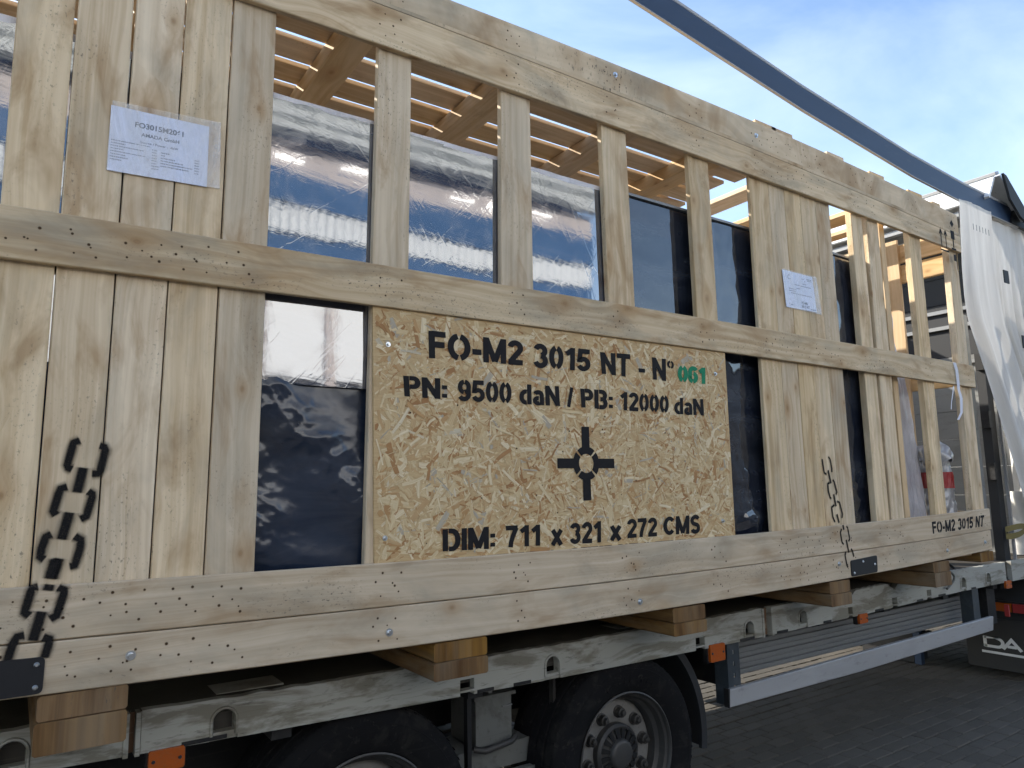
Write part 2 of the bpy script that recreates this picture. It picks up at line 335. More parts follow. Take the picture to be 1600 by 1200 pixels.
    col = g.mix(g.m('MULTIPLY', kmask, 0.62), col, kcol)
    g.l(col, g.b.inputs['Base Color'])
    g.bump(g.m('ADD', fine, g.m('MULTIPLY', rings, 0.6)), 0.25, 0.0015)
    return m

W_PLANK = wood('pine_plank', (0.750, 0.615, 0.430), (0.520, 0.385, 0.230), 0.62, 0.40, 0.55, 0.70)
W_RAIL = wood('pine_rail_weathered', (0.715, 0.585, 0.405), (0.490, 0.360, 0.215), 0.66, 0.60, 0.75, 0.95)
W_BASE = wood('pine_rail_clean', (0.640, 0.525, 0.375), (0.450, 0.340, 0.215), 0.48, 0.50, 0.35, 0.85)
W_IN = wood('pine_inside', (0.740, 0.560, 0.350), (0.560, 0.385, 0.205), 0.35, 0.20, 0.55, 0.35)
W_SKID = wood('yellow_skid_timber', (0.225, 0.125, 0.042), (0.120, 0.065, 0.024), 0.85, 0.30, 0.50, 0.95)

def osb_mat():
    m = mat('osb_strand', (0.55, 0.38, 0.18), 0.7, spec=0.3); g = N(m)
    at = g.n('ShaderNodeAttribute', attribute_name='tone')
    uv = g.n('ShaderNodeUVMap').outputs['UV']; sp = g.n('ShaderNodeSeparateXYZ'); g.l(uv, sp.inputs[0])
    gr = g.noise(g.xyz(g.m('MULTIPLY', sp.outputs['X'], 14.0), g.m('MULTIPLY', sp.outputs['Y'], 320.0)), 1.0, 3, 0.6)
    c = g.ramp(at.outputs['Fac'], [(0.0, (0.32, 0.155, 0.06)), (0.06, (0.46, 0.275, 0.12)), (0.34, (0.58, 0.43, 0.235)), (0.62, (0.65, 0.515, 0.30)), (0.93, (0.76, 0.65, 0.44)), (0.955, (0.42, 0.385, 0.31))])
    c = g.mix(g.m('MULTIPLY', g.ramp(gr, [(0.4, 0.0), (0.62, 1.0)]), 0.35), c, (0.34, 0.20, 0.085))
    g.l(c, g.b.inputs['Base Color']); g.bump(gr, 0.2, 0.001)
    return m
OSB = osb_mat()

def worn_paint(name, base, under, wear=0.5, scale=(3.0, 9.0), rough=0.55, dirt=(0.06, 0.055, 0.045), metal=0.0, thr=0.60, spec=0.4):
    m = mat(name, base, rough, metal, spec); g = N(m)
    sp = g.n('ShaderNodeSeparateXYZ'); g.l(g.n('ShaderNodeTexCoord').outputs['Object'], sp.inputs[0])
    X = g.m('MULTIPLY', sp.outputs['X'], scale[0]); Y = g.m('MULTIPLY', sp.outputs['Y'], scale[0]); Z = g.m('MULTIPLY', sp.outputs['Z'], scale[1])
    v = g.xyz(X, Y, Z)
    a = g.noise(v, 1.0, 6, 0.62, 0.5); b = g.noise(v, 4.5, 5, 0.7, 0.4); c = g.noise(v, 0.6, 3, 0.5)
    col = g.mix(g.m('MULTIPLY', g.ramp(c, [(0.35, 0.0), (0.75, 1.0)]), 0.45), base, tuple(x*0.62 for x in base))
    col = g.mix(g.m('MULTIPLY', g.ramp(a, [(thr-0.06, 0.0), (thr+0.03, 1.0)]), wear), col, under)
    col = g.mix(g.m('MULTIPLY', g.ramp(b, [(0.58, 0.0), (0.72, 1.0)]), 0.75), col, dirt)
    sc2 = g.noise(g.xyz(g.m('MULTIPLY', sp.outputs['X'], 2.2), Y, g.m('MULTIPLY', sp.outputs['Z'], 95.0)), 1.0, 3, 0.6)
    col = g.mix(g.m('MULTIPLY', g.ramp(sc2, [(0.62, 0.0), (0.68, 1.0)]), 0.5*wear), col, under)
    g.l(col, g.b.inputs['Base Color']); g.bump(a, 0.15, 0.002)
    return m
RAVE = worn_paint('chipped_grey_white_paint', (0.36, 0.36, 0.325), (0.15, 0.135, 0.10), 0.8, (2.4, 11.0), 0.6, thr=0.54)
DECK = worn_paint('dirty_deck_plate', (0.045, 0.040, 0.033), (0.11, 0.10, 0.085), 0.5, (3.0, 3.0), 0.7)
BLACK = worn_paint('black_chassis_paint', (0.012, 0.012, 0.013), (0.05, 0.045, 0.04), 0.5, (4, 4), 0.6, dirt=(0.03, 0.028, 0.025))
RUST = worn_paint('rusty_pocket', (0.16, 0.09, 0.05), (0.30, 0.26, 0.2), 0.7, (14, 14), 0.8)
ALU = worn_paint('dull_aluminium', (0.24, 0.245, 0.245), (0.20, 0.20, 0.20), 0.5, (0.8, 30), 0.45, metal=0.25, dirt=(0.14, 0.14, 0.14))
ALU_L = worn_paint('light_guard_rail', (0.37, 0.37, 0.375), (0.28, 0.28, 0.28), 0.4, (1.5, 5), 0.45, metal=0.1, dirt=(0.2, 0.2, 0.2))
BULK = worn_paint('grey_headboard', (0.20, 0.205, 0.20), (0.11, 0.11, 0.10), 0.4, (2, 6), 0.6, dirt=(0.1, 0.1, 0.1))
BLUE = worn_paint('blue_roof_rail_paint', (0.018, 0.042, 0.092), (0.012, 0.03, 0.065), 0.35, (1.0, 8), 0.5, dirt=(0.05, 0.07, 0.10), thr=0.64)
CAP = mat('roof_rail_cap', (0.36, 0.36, 0.36), 0.5, 0.1)
RUBBER = worn_paint('tyre_rubber', (0.010, 0.010, 0.011), (0.020, 0.019, 0.018), 0.8, (7, 7), 0.9, dirt=(0.035, 0.032, 0.028), spec=0.12)
RIMW = worn_paint('wheel_disc_paint', (0.18, 0.175, 0.165), (0.16, 0.15, 0.13), 0.6, (9, 9), 0.55, thr=0.56)
STEEL = worn_paint('dirty_steel', (0.060, 0.058, 0.056), (0.08, 0.075, 0.07), 0.6, (7, 7), 0.5, metal=0.3)
NUT = mat('dark_nut', (0.045, 0.042, 0.038), 0.5, 0.3)
GREYBOX = worn_paint('grey_box_paint', (0.15, 0.155, 0.145), (0.07, 0.068, 0.06), 0.5, (6, 6), 0.6)
VOID = mat('dark_opening', (0.006, 0.006, 0.006), 0.9)
FLAP = mat('black_rubber_flap', (0.018, 0.019, 0.021), 0.7)
PLATE = mat('black_steel_plate', (0.012, 0.013, 0.016), 0.42, spec=0.4)
ZINC = mat('zinc_bolt', (0.62, 0.66, 0.70), 0.28, 1.0)
WHITE = mat('white_marking', (0.62, 0.63, 0.64), 0.6)
INK = mat('black_stencil_ink', (0.014, 0.013, 0.014), 0.75, spec=0.2)
GREEN = mat('green_stencil_ink', (0.018, 0.21, 0.105), 0.7, spec=0.2)
PAPER = mat('printed_paper', (0.66, 0.71, 0.86), 0.55)
PINK = mat('ink_grey_blue', (0.06, 0.085, 0.14), 0.7)
STRAPM = mat('white_tie_tape', (0.62, 0.64, 0.72), 0.5)
YSTRAP = mat('yellow_ratchet_strap', (0.16, 0.125, 0.035), 0.8)
RED = mat('red_plastic', (0.32, 0.03, 0.03), 0.4)
WCAB = mat('white_cab_paint', (0.72, 0.72, 0.70), 0.4)

def amber():
    m = mat('amber_lens', (0.38, 0.08, 0.010), 0.25, spec=0.6); g = N(m)
    b = g.noise(g.n('ShaderNodeTexCoord').outputs['Object'], 90, 3, 0.6)
    g.l(g.mix(g.m('MULTIPLY', g.ramp(b, [(0.45, 0.0), (0.7, 1.0)]), 0.5), (0.38, 0.08, 0.010), (0.30, 0.09, 0.02)), g.b.inputs['Base Color'])
    g.bump(b, 0.3, 0.002); return m
AMBER = amber()

def film_dark(ca=(0.010, 0.016, 0.034), cb=(0.024, 0.042, 0.088), rb=0.03, haze=0.0):
    """dark blue-black machine wrapped in several layers of glossy stretch film"""
    m = mat('dark_stretch_film', (0.012, 0.020, 0.045), 0.06, spec=1.0); g = N(m)
    g.b.inputs['IOR'].default_value = 1.9
    g.b.inputs['Coat Weight'].default_value = 1.0; g.b.inputs['Coat Roughness'].default_value = 0.02; g.b.inputs['Coat IOR'].default_value = 1.8
    o = g.n('ShaderNodeTexCoord').outputs['Object']; sp = g.n('ShaderNodeSeparateXYZ'); g.l(o, sp.inputs[0])
    n1 = g.noise(g.xyz(g.m('MULTIPLY', sp.outputs['X'], 0.7), 0.0, g.m('MULTIPLY', sp.outputs['Z'], 2.2)), 1.0, 5, 0.6, 0.5)
    col = g.mix(g.ramp(n1, [(0.35, 0.0), (0.75, 1.0)]), ca, cb)
    hz = g.noise(g.xyz(g.m('ADD', g.m('MULTIPLY', sp.outputs['X'], 1.6), g.m('MULTIPLY', sp.outputs['Z'], 1.2)), 0.0, g.m('MULTIPLY', sp.outputs['Z'], 5.0)), 1.0, 6, 0.68, 1.2)
    col = g.mix(g.m('MULTIPLY', g.ramp(hz, [(0.42, 0.0), (0.78, 1.0)]), haze), col, (0.22, 0.235, 0.26))
    g.l(col, g.b.inputs['Base Color'])
    st = g.noise(g.xyz(g.m('MULTIPLY', sp.outputs['X'], 5.0), 0.0, g.m('ADD', g.m('MULTIPLY', sp.outputs['Z'], 60.0), g.m('MULTIPLY', sp.outputs['X'], 9.0))), 1.0, 3, 0.6)
    dif = g.noise(o, 9.0, 4, 0.6, 1.0)
    g.l(g.m('ADD', rb, g.m('MULTIPLY', g.ramp(dif, [(0.5, 0.0), (0.8, 1.0)]), 0.10)), g.b.inputs['Roughness'])
    w1 = g.noise(g.xyz(g.m('ADD', g.m('MULTIPLY', sp.outputs['X'], 3.2), g.m('MULTIPLY', sp.outputs['Z'], 1.5)), 0.0, g.m('MULTIPLY', sp.outputs['Z'], 1.3)), 1.0, 3, 0.5, 1.4)
    rg = g.m('SUBTRACT', 1.0, g.m('MULTIPLY', g.m('ABSOLUTE', g.m('SUBTRACT', w1, 0.5)), 34.0), clamp=True)
    w2_ = g.noise(g.xyz(g.m('SUBTRACT', g.m('MULTIPLY', sp.outputs['X'], 5.0), g.m('MULTIPLY', sp.outputs['Z'], 4.0)), 3.0, g.m('MULTIPLY', sp.outputs['Z'], 2.0)), 1.0, 2, 0.5, 1.0)
    rg2 = g.m('SUBTRACT', 1.0, g.m('MULTIPLY', g.m('ABSOLUTE', g.m('SUBTRACT', w2_, 0.5)), 50.0), clamp=True)
    g.bump(g.m('ADD', g.m('ADD', g.m('MULTIPLY', st, 0.35), dif), g.m('MULTIPLY', g.m('ADD', rg, rg2), 0.15)), 0.035, 0.006)
    return m
FILM = film_dark(haze=0.55)
FILM2 = film_dark((0.007, 0.010, 0.018), (0.016, 0.024, 0.044), 0.05, 0.25)
SKIRT = film_dark((0.008, 0.012, 0.022), (0.018, 0.030, 0.058), 0.17, 0.12)
for b_, i_ in ((SKIRT, 1.42),):
    b_ = b_.node_tree.nodes['Principled BSDF']; b_.inputs['IOR'].default_value = i_; b_.inputs['Coat Weight'].default_value = 0.2; b_.inputs['Coat Roughness'].default_value = 0.2; b_.inputs['Specular IOR Level'].default_value = 0.6
b_ = FILM2.node_tree.nodes['Principled BSDF']; b_.inputs['IOR'].default_value = 1.5; b_.inputs['Coat Weight'].default_value = 0.35; b_.inputs['Specular IOR Level'].default_value = 0.6

def film_clear(name, alpha, tint=(0.75, 0.76, 0.80), rough=0.12):
    m = mat(name, tint, rough, spec=1.0); g = N(m)
    o = g.n('ShaderNodeTexCoord').outputs['Object']; sp = g.n('ShaderNodeSeparateXYZ'); g.l(o, sp.inputs[0])
    n1 = g.noise(g.xyz(g.m('MULTIPLY', sp.outputs['X'], 5.0), g.m('MULTIPLY', sp.outputs['Y'], 5.0), g.m('MULTIPLY', sp.outputs['Z'], 2.0)), 1.0, 6, 0.7, 1.5)
    g.l(g.m('ADD', alpha, g.m('MULTIPLY', g.m('SUBTRACT', n1, 0.5), 1.1), clamp=True), g.b.inputs['Alpha'])
    g.bump(n1, 0.5, 0.02)
    return m
SLEEVE = film_clear('clear_document_sleeve', 0.16, (0.85, 0.85, 0.85), 0.15)
BAG = film_clear('milky_plastic_bag', 0.88, (0.58, 0.56, 0.58), 0.2)
SILVER = mat('silver_foil_bag', (0.36, 0.36, 0.37), 0.34, 0.35)

def cloth():
    m = mat('white_curtain_fabric', (0.66, 0.64, 0.60), 0.75, spec=0.2); g = N(m)
    uv = g.n('ShaderNodeUVMap').outputs['UV']; sp = g.n('ShaderNodeSeparateXYZ'); g.l(uv, sp.inputs[0])
    wv = g.noise(g.xyz(g.m('MULTIPLY', sp.outputs['X'], 260.0), g.m('MULTIPLY', sp.outputs['Y'], 30.0)), 1.0, 2, 0.6)
    dr = g.noise(g.xyz(g.m('MULTIPLY', sp.outputs['X'], 9.0), g.m('MULTIPLY', sp.outputs['Y'], 3.0)), 1.0, 5, 0.65)
    col = g.mix(g.m('MULTIPLY', g.ramp(dr, [(0.45, 0.0), (0.75, 1.0)]), 0.45), (0.68, 0.665, 0.63), (0.40, 0.385, 0.36))
    g.l(col, g.b.inputs['Base Color']); g.bump(wv, 0.2, 0.002)
    tr = g.n('ShaderNodeBsdfTranslucent'); g.l(col, tr.inputs['Color'])
    mx = g.n('ShaderNodeMixShader'); mx.inputs[0].default_value = 0.14
    ou = g.t.nodes['Material Output']
    g.l(g.b.outputs[0], mx.inputs[1]); g.l(tr.outputs[0], mx.inputs[2]); g.l(mx.outputs[0], ou.inputs['Surface'])
    return m
CLOTH = cloth()

def spray(name, col):
    """paint or dirt layer whose soft edge is carried by the mesh attribute alpha"""
    m = mat(name, col, 0.8, spec=0.1); g = N(m)
    at = g.n('ShaderNodeAttribute', attribute_name='alpha')
    nz = g.noise(g.n('ShaderNodeTexCoord').outputs['Object'], 320, 2, 0.6)
    f = g.m('MULTIPLY', at.outputs['Fac'], g.m('ADD', 0.75, g.m('MULTIPLY', nz, 0.5)), clamp=True)
    g.l(f, g.b.inputs['Alpha']); return m
SPRAY = spray('black_spray_paint', (0.014, 0.013, 0.013))
NAILD = spray('dark_nail_hole', (0.070, 0.040, 0.022))

def ground_mat(name, a, b, sc_=1.0):
    m = mat(name, a, 0.9, spec=0.2); g = N(m); o = g.n('ShaderNodeTexCoord').outputs['Object']
    n1 = g.noise(o, 1.3*sc_, 6, 0.6, 0.3); n2 = g.noise(o, 160, 3, 0.7)
    rn = g.n('ShaderNodeObjectInfo').outputs['Random']
    col = g.mix(g.ramp(n1, [(0.35, 0.0), (0.68, 1.0)]), a, b)
    col = g.mix(g.m('MULTIPLY', g.ramp(n2, [(0.4, 0.0), (0.7, 1.0)]), 0.4), col, tuple(x*0.5 for x in a))
    hs = g.n('ShaderNodeHueSaturation'); g.l(col, hs.inputs['Color']); g.l(g.m('ADD', 0.88, g.m('MULTIPLY', rn, 0.22)), hs.inputs['Value'])
    g.l(hs.outputs['Color'], g.b.inputs['Base Color']); g.bump(n2, 0.3, 0.003); return m
ASPH = ground_mat('worn_asphalt', (0.075, 0.071, 0.066), (0.11, 0.104, 0.095))
PAVE = ground_mat('concrete_paver', (0.085, 0.078, 0.068), (0.12, 0.11, 0.095))
JOINT = ground_mat('sandy_joint', (0.045, 0.041, 0.036), (0.06, 0.055, 0.048))

# ---------------------------------------------------------------- ground
mb = MB(); mb.add([(-400, -400, -1.2), (400, -400, -1.2), (400, 400, -1.2), (-400, 400, -1.2)], [(0, 1, 2, 3)])
gr_o = build('ground', mb, ASPH, kind='structure')
px0, px1, py0, py1 = 2.6, 11.0, -1.6, 3.8
mb = MB(); mb.box(px0, px1, py0, py1, -1.199, -1.190)
pav = build('paving', mb, JOINT, kind='structure')
pl, pw, gap = 0.20, 0.10, 0.007
def paver_mesh(mbx, cx, cy, dz, tx=0, ty=0):
    hx, hy = (pl-gap)/2, (pw-gap)/2; zt = -1.172 + dz; zb = -1.1895; k = 0.005
    vs = [(cx-hx, cy-hy, zb), (cx+hx, cy-hy, zb), (cx+hx, cy+hy, zb), (cx-hx, cy+hy, zb),
          (cx-hx, cy-hy, zt-k), (cx+hx, cy-hy, zt-k), (cx+hx, cy+hy, zt-k), (cx-hx, cy+hy, zt-k),
          (cx-hx+k, cy-hy+k, zt), (cx+hx-k, cy-hy+k, zt+tx), (cx+hx-k, cy+hy-k, zt+tx+ty), (cx-hx+k, cy+hy-k, zt+ty)]
    mbx.add(vs, [(0,1,5,4),(1,2,6,5),(2,3,7,6),(3,0,4,7),(4,5,9,8),(5,6,10,9),(6,7,11,10),(7,4,8,11),(8,9,10,11)])
cells = []
for j in range(int((py1-py0)/pw)):
    for i in range(int((px1-px0)/pl)-1):
        cx = px0 + pl/2 + i*pl + (0.5*pl if j % 2 else 0); cy = py0 + pw/2 + j*pw
        p = Vector((cx, cy, -1.17)) - Vector((cd['C'][0], cd['C'][1], cd['C'][2]))
        zc = p.dot(fwd); U = cd['f']*p.dot(rgt)/zc + 800; V_ = 600 - cd['f']*p.dot(upv)/zc
        vis = 1070 < U < 1620 and 980 < V_ < 1215
        cells.append((0 if vis else 1, p.length, cx, cy))
cells.sort()
protos = []
for k in range(4):
    b = MB(); r = random.Random(k); paver_mesh(b, 0, 0, r.uniform(-0.002, 0.002), r.uniform(-0.002, 0.002), r.uniform(-0.0015, 0.0015))
    b.v = [(x, y, z + 1.2) for x, y, z in b.v]; protos.append(mesh_of('paver', b, PAVE, recalc=False))
rest = MB()
for n_, (vis, dd, cx, cy) in enumerate(cells):
    if n_ < 295 and not vis:
        o = bpy.data.objects.new('paver', protos[n_ % 4]); sc.collection.objects.link(o); o.parent = pav; o.location = (cx, cy, 0)
    else: paver_mesh(rest, cx, cy, rnd.uniform(-0.002, 0.002), rnd.uniform(-0.002, 0.002), rnd.uniform(-0.0015, 0.0015))
build('distant_pavers', rest, PAVE, pav, kind='stuff', recalc=False)

# ---------------------------------------------------------------- the crate
H = {k: (lambda x, c=c: (c[0]*x + c[1])*x + c[2]) for k, c in DATA['H'].items()}
VL = {k: (lambda z, c=c: c[0]*z + c[1]) for k, c in DATA['V'].items()}
XL, XR = -1.35, 5.655
CY = 3.21
crate = thing('shipping_crate', (2.15, 1.6, -0.14), 'huge open-slatted pine crate with a stencilled strand board panel, loaded on the trailer', 'crate')
def curve_board(name, lo, hi, x0, x1, y0, th, m, n=24, eps=0.0015):
    st = []
    for i in range(n+1):
        x = x0 + (x1-x0)*i/n; st.append(((x, y0, lo(x)+eps), (x, y0, hi(x)-eps)))
    b = MB(); b.plank(st, (0, th, 0), 0.003); return build(name, b, m, crate)
curve_board('top_rail_board', H['T1'], H['T0'], XL, 5.645, 0, .024, W_RAIL)
curve_board('top_rail_board', H['T2'], H['T1'], XL, 5.655, 0, .024, W_RAIL)
curve_board('middle_rail_board', H['M1'], H['M0'], XL, 5.655, 0.0, .024, W_RAIL)
curve_board('bottom_rail_board', H['B1'], H['B0'], XL, 5.66, 0, .024, W_BASE)
curve_board('bottom_rail_board', H['B2'], H['B1'], XL, 5.64, 0, .024, W_BASE)

def vert(name, l, r, m=W_PLANK, y0=.026, th=.022, z0=0.03, z1=2.44, zs=None):
    st = [((l(z), y0, z), (r(z), y0, z)) for z in (z0, (z0+z1)/2, z1)]
    b = MB(); b.plank(st, (0, th, 0), 0.003); return build(name, b, m, crate)
E_ = 0.0022
edge = [VL['P0'], VL['U1'], VL['U2'], VL['U3'], VL['U4'], VL['U5']]
for i in range(5):
    l, r = edge[i], edge[i+1]
    lo = E_ if i else 0
    vert('plank', lambda z, l=l, lo=lo, i=i: l(z)+lo+(0.004*max(0, z-1.9) if i < 3 else 0), lambda z, r=r, i=i: r(z)-(E_ if i < 4 else 0)-(0.004*max(0, z-1.7) if i < 2 else 0), y0=.026+rnd.uniform(0, .002), z1=2.47)
edge = ['V0', 'V1', 'V2', 'V3', 'V4', 'V5']
for i in range(5):
    l, r = VL[edge[i]], VL[edge[i+1]]
    vert('plank', lambda z, l=l, i=i: l(z)+(E_*.7 if i else 0), lambda z, r=r, i=i: r(z)-(E_*.7 if i < 4 else 0), y0=.026+rnd.uniform(0, .002))
vert('plank', lambda z: -1.33, lambda z: -1.19); vert('plank', lambda z: -1.187, lambda z: -1.04); vert('plank', lambda z: -1.037, lambda z: -.89)
vert('stud', lambda z: -.62, lambda z: -.47)
for a, b_ in (('Al', 'Ar'), ('Bl', 'Br'), ('Cl', 'Cr'), ('Dl', 'Dr')):
    dx = .012
    vert('stud', lambda z, a=a: VL[a](z)+dx*0.6, VL[b_], th=.030, z0=1.0 if a != 'Al' else .03)
for a, b_ in (('E1l', 'E1r'), ('E2l', 'E2r'), ('Fl', 'Fr'), ('Gl', 'Gr')):
    vert('stud', VL[a], VL[b_], th=.045 if a == 'Gl' else .040, z1=2.46)
# inner posts seen edge-on behind the studs
for x0, wd in ((4.66, .06),):
    b = MB(); b.bar((x0, .07, 0.0), (x0, .07, 2.40), (wd, 0, 0), (0, .045, 0)); build('post', b, W_IN, crate)

# strand board sign with real strands
q = DATA['osb']
osb = MB(); osb.prism([tuple(q[0]), tuple(q[1]), tuple(q[2]), tuple(q[3])], [], .014, .0245)
def inside(x, z):
    x0 = q[0][0] + (q[3][0]-q[0][0])*(q[0][1]-z)/(q[0][1]-q[3][1]); x1 = q[1][0] + (q[2][0]-q[1][0])*(q[1][1]-z)/(q[1][1]-q[2][1])
    return x0 < x < x1 and q[3][1]-.01 < z < max(q[0][1], q[1][1])
panel = build('strand_board_panel', osb, OSB, crate)
fl = MB(); tones = []
r = random.Random(3)
N_FL = 6800
for i in range(N_FL):
    x = r.uniform(1.02, 2.95); z = r.uniform(.27, 1.20)
    L_ = r.uniform(.028, .115); wd = r.uniform(.004, .019) * (0.6 if i % 3 else 1.2); a = r.gauss(0, 1.0) if r.random() < .75 else r.uniform(0, math.pi)
    if r.random() < .35: L_ *= .55
    ca, sa = math.cos(a), math.sin(a)
    P4 = []
    k1, k2 = r.uniform(.75, 1.25), r.uniform(.6, 1.2); bend = r.uniform(-.004, .004)
    for su, sv in ((-1, -1), (-.1, -1.1), (1, -k1), (1.04, k2), (.1, 1.05), (-.97, k2)):
        du = su*L_/2; dv = sv*wd/2 + (bend if abs(su) < .5 else 0)
        P4.append((x + du*ca - dv*sa, z + du*sa + dv*ca))
    if not all(inside(*p) for p in P4): continue
    y = .0138 - .0022*i/N_FL; tl = r.uniform(-.0006, .0006)
    uo = r.uniform(0, 40)
    fl.add([(p[0], y + tl*(1 if j < 3 else -1), p[1]) for j, p in enumerate(P4)], [(0, 1, 2, 3, 4, 5)], [[(uo, uo), (uo+L_/2, uo), (uo+L_, uo), (uo+L_, uo+wd), (uo+L_/2, uo+wd), (uo, uo+wd)]])
    t = r.random(); tones.extend([min(1, max(0, t*0.98 if r.random() < .95 else 0.02))]*6)
so_ = build('strands', fl, OSB, panel, kind='stuff', recalc=False)
at = so_.data.attributes.new('tone', 'FLOAT', 'POINT'); at.data.foreach_set('value', tones)
at = panel.data.attributes.new('tone', 'FLOAT', 'POINT'); at.data.foreach_set('value', [0.3]*len(panel.data.vertices))

# --- stencil lettering: own stroke alphabet
h = .095
def arc(cx, cy, rx, ry, a0, a1, n=14):
    return [(cx+rx*math.cos(math.radians(a0+(a1-a0)*i/n)), cy+ry*math.sin(math.radians(a0+(a1-a0)*i/n))) for i in range(n+1)]
def glyph(ch, serif=False):
    l = h; W_ = .62; g_ = 9
    if ch in '0O':
        W_ = .60 if ch == '0' else .80; r_ = W_/2-h
        return W_, [arc(W_/2, .5, r_, .5-h, 90+g_, 270-g_), arc(W_/2, .5, r_, .5-h, -90+g_, 90-g_)]
    if ch == 'o': return .8, [arc(.4, .5, .28, .39, 90+12, 270-12), arc(.4, .5, .28, .39, -78, 78)]
    r_ = W_-h; a, b = h, 1-h
    if ch == 'F': return .58, [[(l, 0), (l, 1)], [(l, b), (.58, b)], [(l, .52), (.54, .52)]]
    if ch == 'T': return .66, [[(.33, 0), (.33, 1)], [(0, b), (.66, b)]]
    if ch == '-': return .34, [[(0, .38), (.34, .38)]]
    if ch == 'M': return .86, [[(l, 0), (l, 1)], [(.86-l, 0), (.86-l, 1)], [(l+.01, .96), (.43, .06)], [(.43, .06), (.86-l-.01, .96)]]
    if ch == 'N': return .70, [[(l, 0), (l, 1)], [(.70-l, 0), (.70-l, 1)], [(l+.01, .95), (.70-l-.01, .05)]]
    if ch == 'I': return .19, [[(h, 0), (h, 1)]]
    if ch == '1': return .48, [[(.34, 0), (.34, 1)], [(.30, .88), (.06, .70)]]
    if ch == '2': return .60, [arc(.30, .69, .205, .215, 170, -20, 14) + [(.12, .13)], [(0.02, a), (.60, a)]]
    if ch == '3': return .60, [arc(.29, .715, .19, .19, 165, -80, 14), arc(.29, .30, .21, .205, 85, -165, 14)]
    if ch == '5': return .60, [[(.56, b), (.14, b), (.10, .50)] + arc(.29, .32, .215, .225, 128, -160, 14)]
    if ch == '9': return .60, [arc(.30, .66, .205, .245, 95, 262), arc(.30, .66, .205, .245, 85, -15, 8) + [(.50, .40)] + arc(.28, .33, .22, .235, 10, -150, 10), [(.32, .415), (.5, .50)]]
    if ch == '6': return .60, [arc(.30, .34, .205, .245, 275, 442-180+180), arc(.32, .67, .22, .235, 30, 170, 10) + [(.10, .5), (.10, .34)] + arc(.30, .34, .205, .245, 180, 262, 8)]
    if ch == '7': return .58, [[(0, b), (.56, b)], [(.50, .90), (.33, .52), (.24, .24), (.21, 0)]]
    if ch == 'P': return .62, [[(l, 0), (l, 1)], [(l+.12, b), (.36, b)] + arc(.36, .70, .165, .205, 90, -90, 10) + [(l+.12, .495)]]
    if ch == 'B': return .66, [[(l, 0), (l, 1)], [(l+.14, b), (.38, b)] + arc(.38, .71, .16, .195, 90, -90, 10) + [(l+.20, .515)], [(l+.22, .515), (.40, .515)] + arc(.40, .305, .165, .21, 90, -90, 10) + [(l+.14, a)]]
    if ch == 'D': return .70, [[(l, 0), (l, 1)], [(l+.14, b), (.36, b)] + arc(.36, .5, .245, .405, 90, -90, 14) + [(l+.14, a)]]
    if ch == 'd': return .58, [[(.48, 0), (.48, 1)], arc(.30, .36, .20, .275, 75, 285, 12)]
    if ch == 'a': return .56, [arc(.27, .49, .17, .15, 160, 0, 10) + [(.44, 0)], arc(.25, .21, .15, .13, 75, 300, 12)]
    if ch == '/': return .34, [[(.06, 0), (.28, 1)]]
    if ch == ':': return .22, [[(.11, .09), (.11, .27)], [(.11, .50), (.11, .68)]]
    if ch == 'x': return .56, [[(.06, 0), (.50, .70)], [(.50, 0), (.06, .70)]]
    if ch == 'C': return .72, [arc(.37, .5, .27, .405, 40, 320, 18)]
    if ch == 'S': return .66, [arc(.33, .705, .21, .20, 20, 260, 14) + arc(.33, .295, .22, .20, 80, -160, 14)]
    return .35, []
def ribbon(pts, w2):
    """flat mitred stroke: left and right edges"""
    P_ = []
    for p in pts:
        if not P_ or (Vector(p) - P_[-1]).length > 1e-3: P_.append(Vector(p))
    Lf = []; Rt = []
    for i, p in enumerate(P_):
        d0 = (p - P_[i-1]).normalized() if i > 0 else None; d1 = (P_[i+1] - p).normalized() if i < len(P_)-1 else None
        d = ((d0 or d1) + (d1 or d0)).normalized(); n_ = Vector((-d.y, d.x))
        k = 1.0
        if d0 is not None and d1 is not None: k = 1/max(.5, n_.dot(Vector((-d1.y, d1.x))))
        Lf.append(p + n_*w2*k); Rt.append(p - n_*w2*k)
    return Lf, Rt
def letters(items, y, name, m, parent, want):
    b = MB(); lay = 0
    for txt, bl, br, tl, tr, col in items:
        if col != want: continue
        gl = [glyph(c) if c != ' ' else (.30, []) for c in txt]
        if want == 'g': gl = [glyph(c) for c in txt]
        sp = .075; tot = sum(g_[0] for g_ in gl) + sp*(len(gl)-1); x = 0
        for wg, st in gl:
            for s_ in st:
                hw = h*(1.35 if want == 'g' else 1.14)*(1.15 if txt == 'o' else 1)
                Lf, Rt = ribbon(s_, hw)
                lay += 1; yy = y - .00012*(lay % 5)
                def mp_(p):
                    u = (x + p[0])/tot; v = p[1]
                    a = Vector(bl).lerp(Vector(br), u); c = Vector(tl).lerp(Vector(tr), u)
                    r_ = a.lerp(c, v); return (r_[0], yy, r_[1])
                k = len(Lf); vs = [mp_(p) for p in Lf] + [mp_(p) for p in Rt]
                b.add(vs, [(i, i+1, k+i+1, k+i) for i in range(k-1)])
            if b.v: build(name, b, m, parent, recalc=False)
            b = MB(); x += wg + sp
letters(DATA['T'], .0104, 'letter', INK, panel, 'k')
letters(DATA['T'], .0104, 'digit', GREEN, panel, 'g')
letters(DATA['T2'], -.0006, 'letter', INK, crate, 'k')
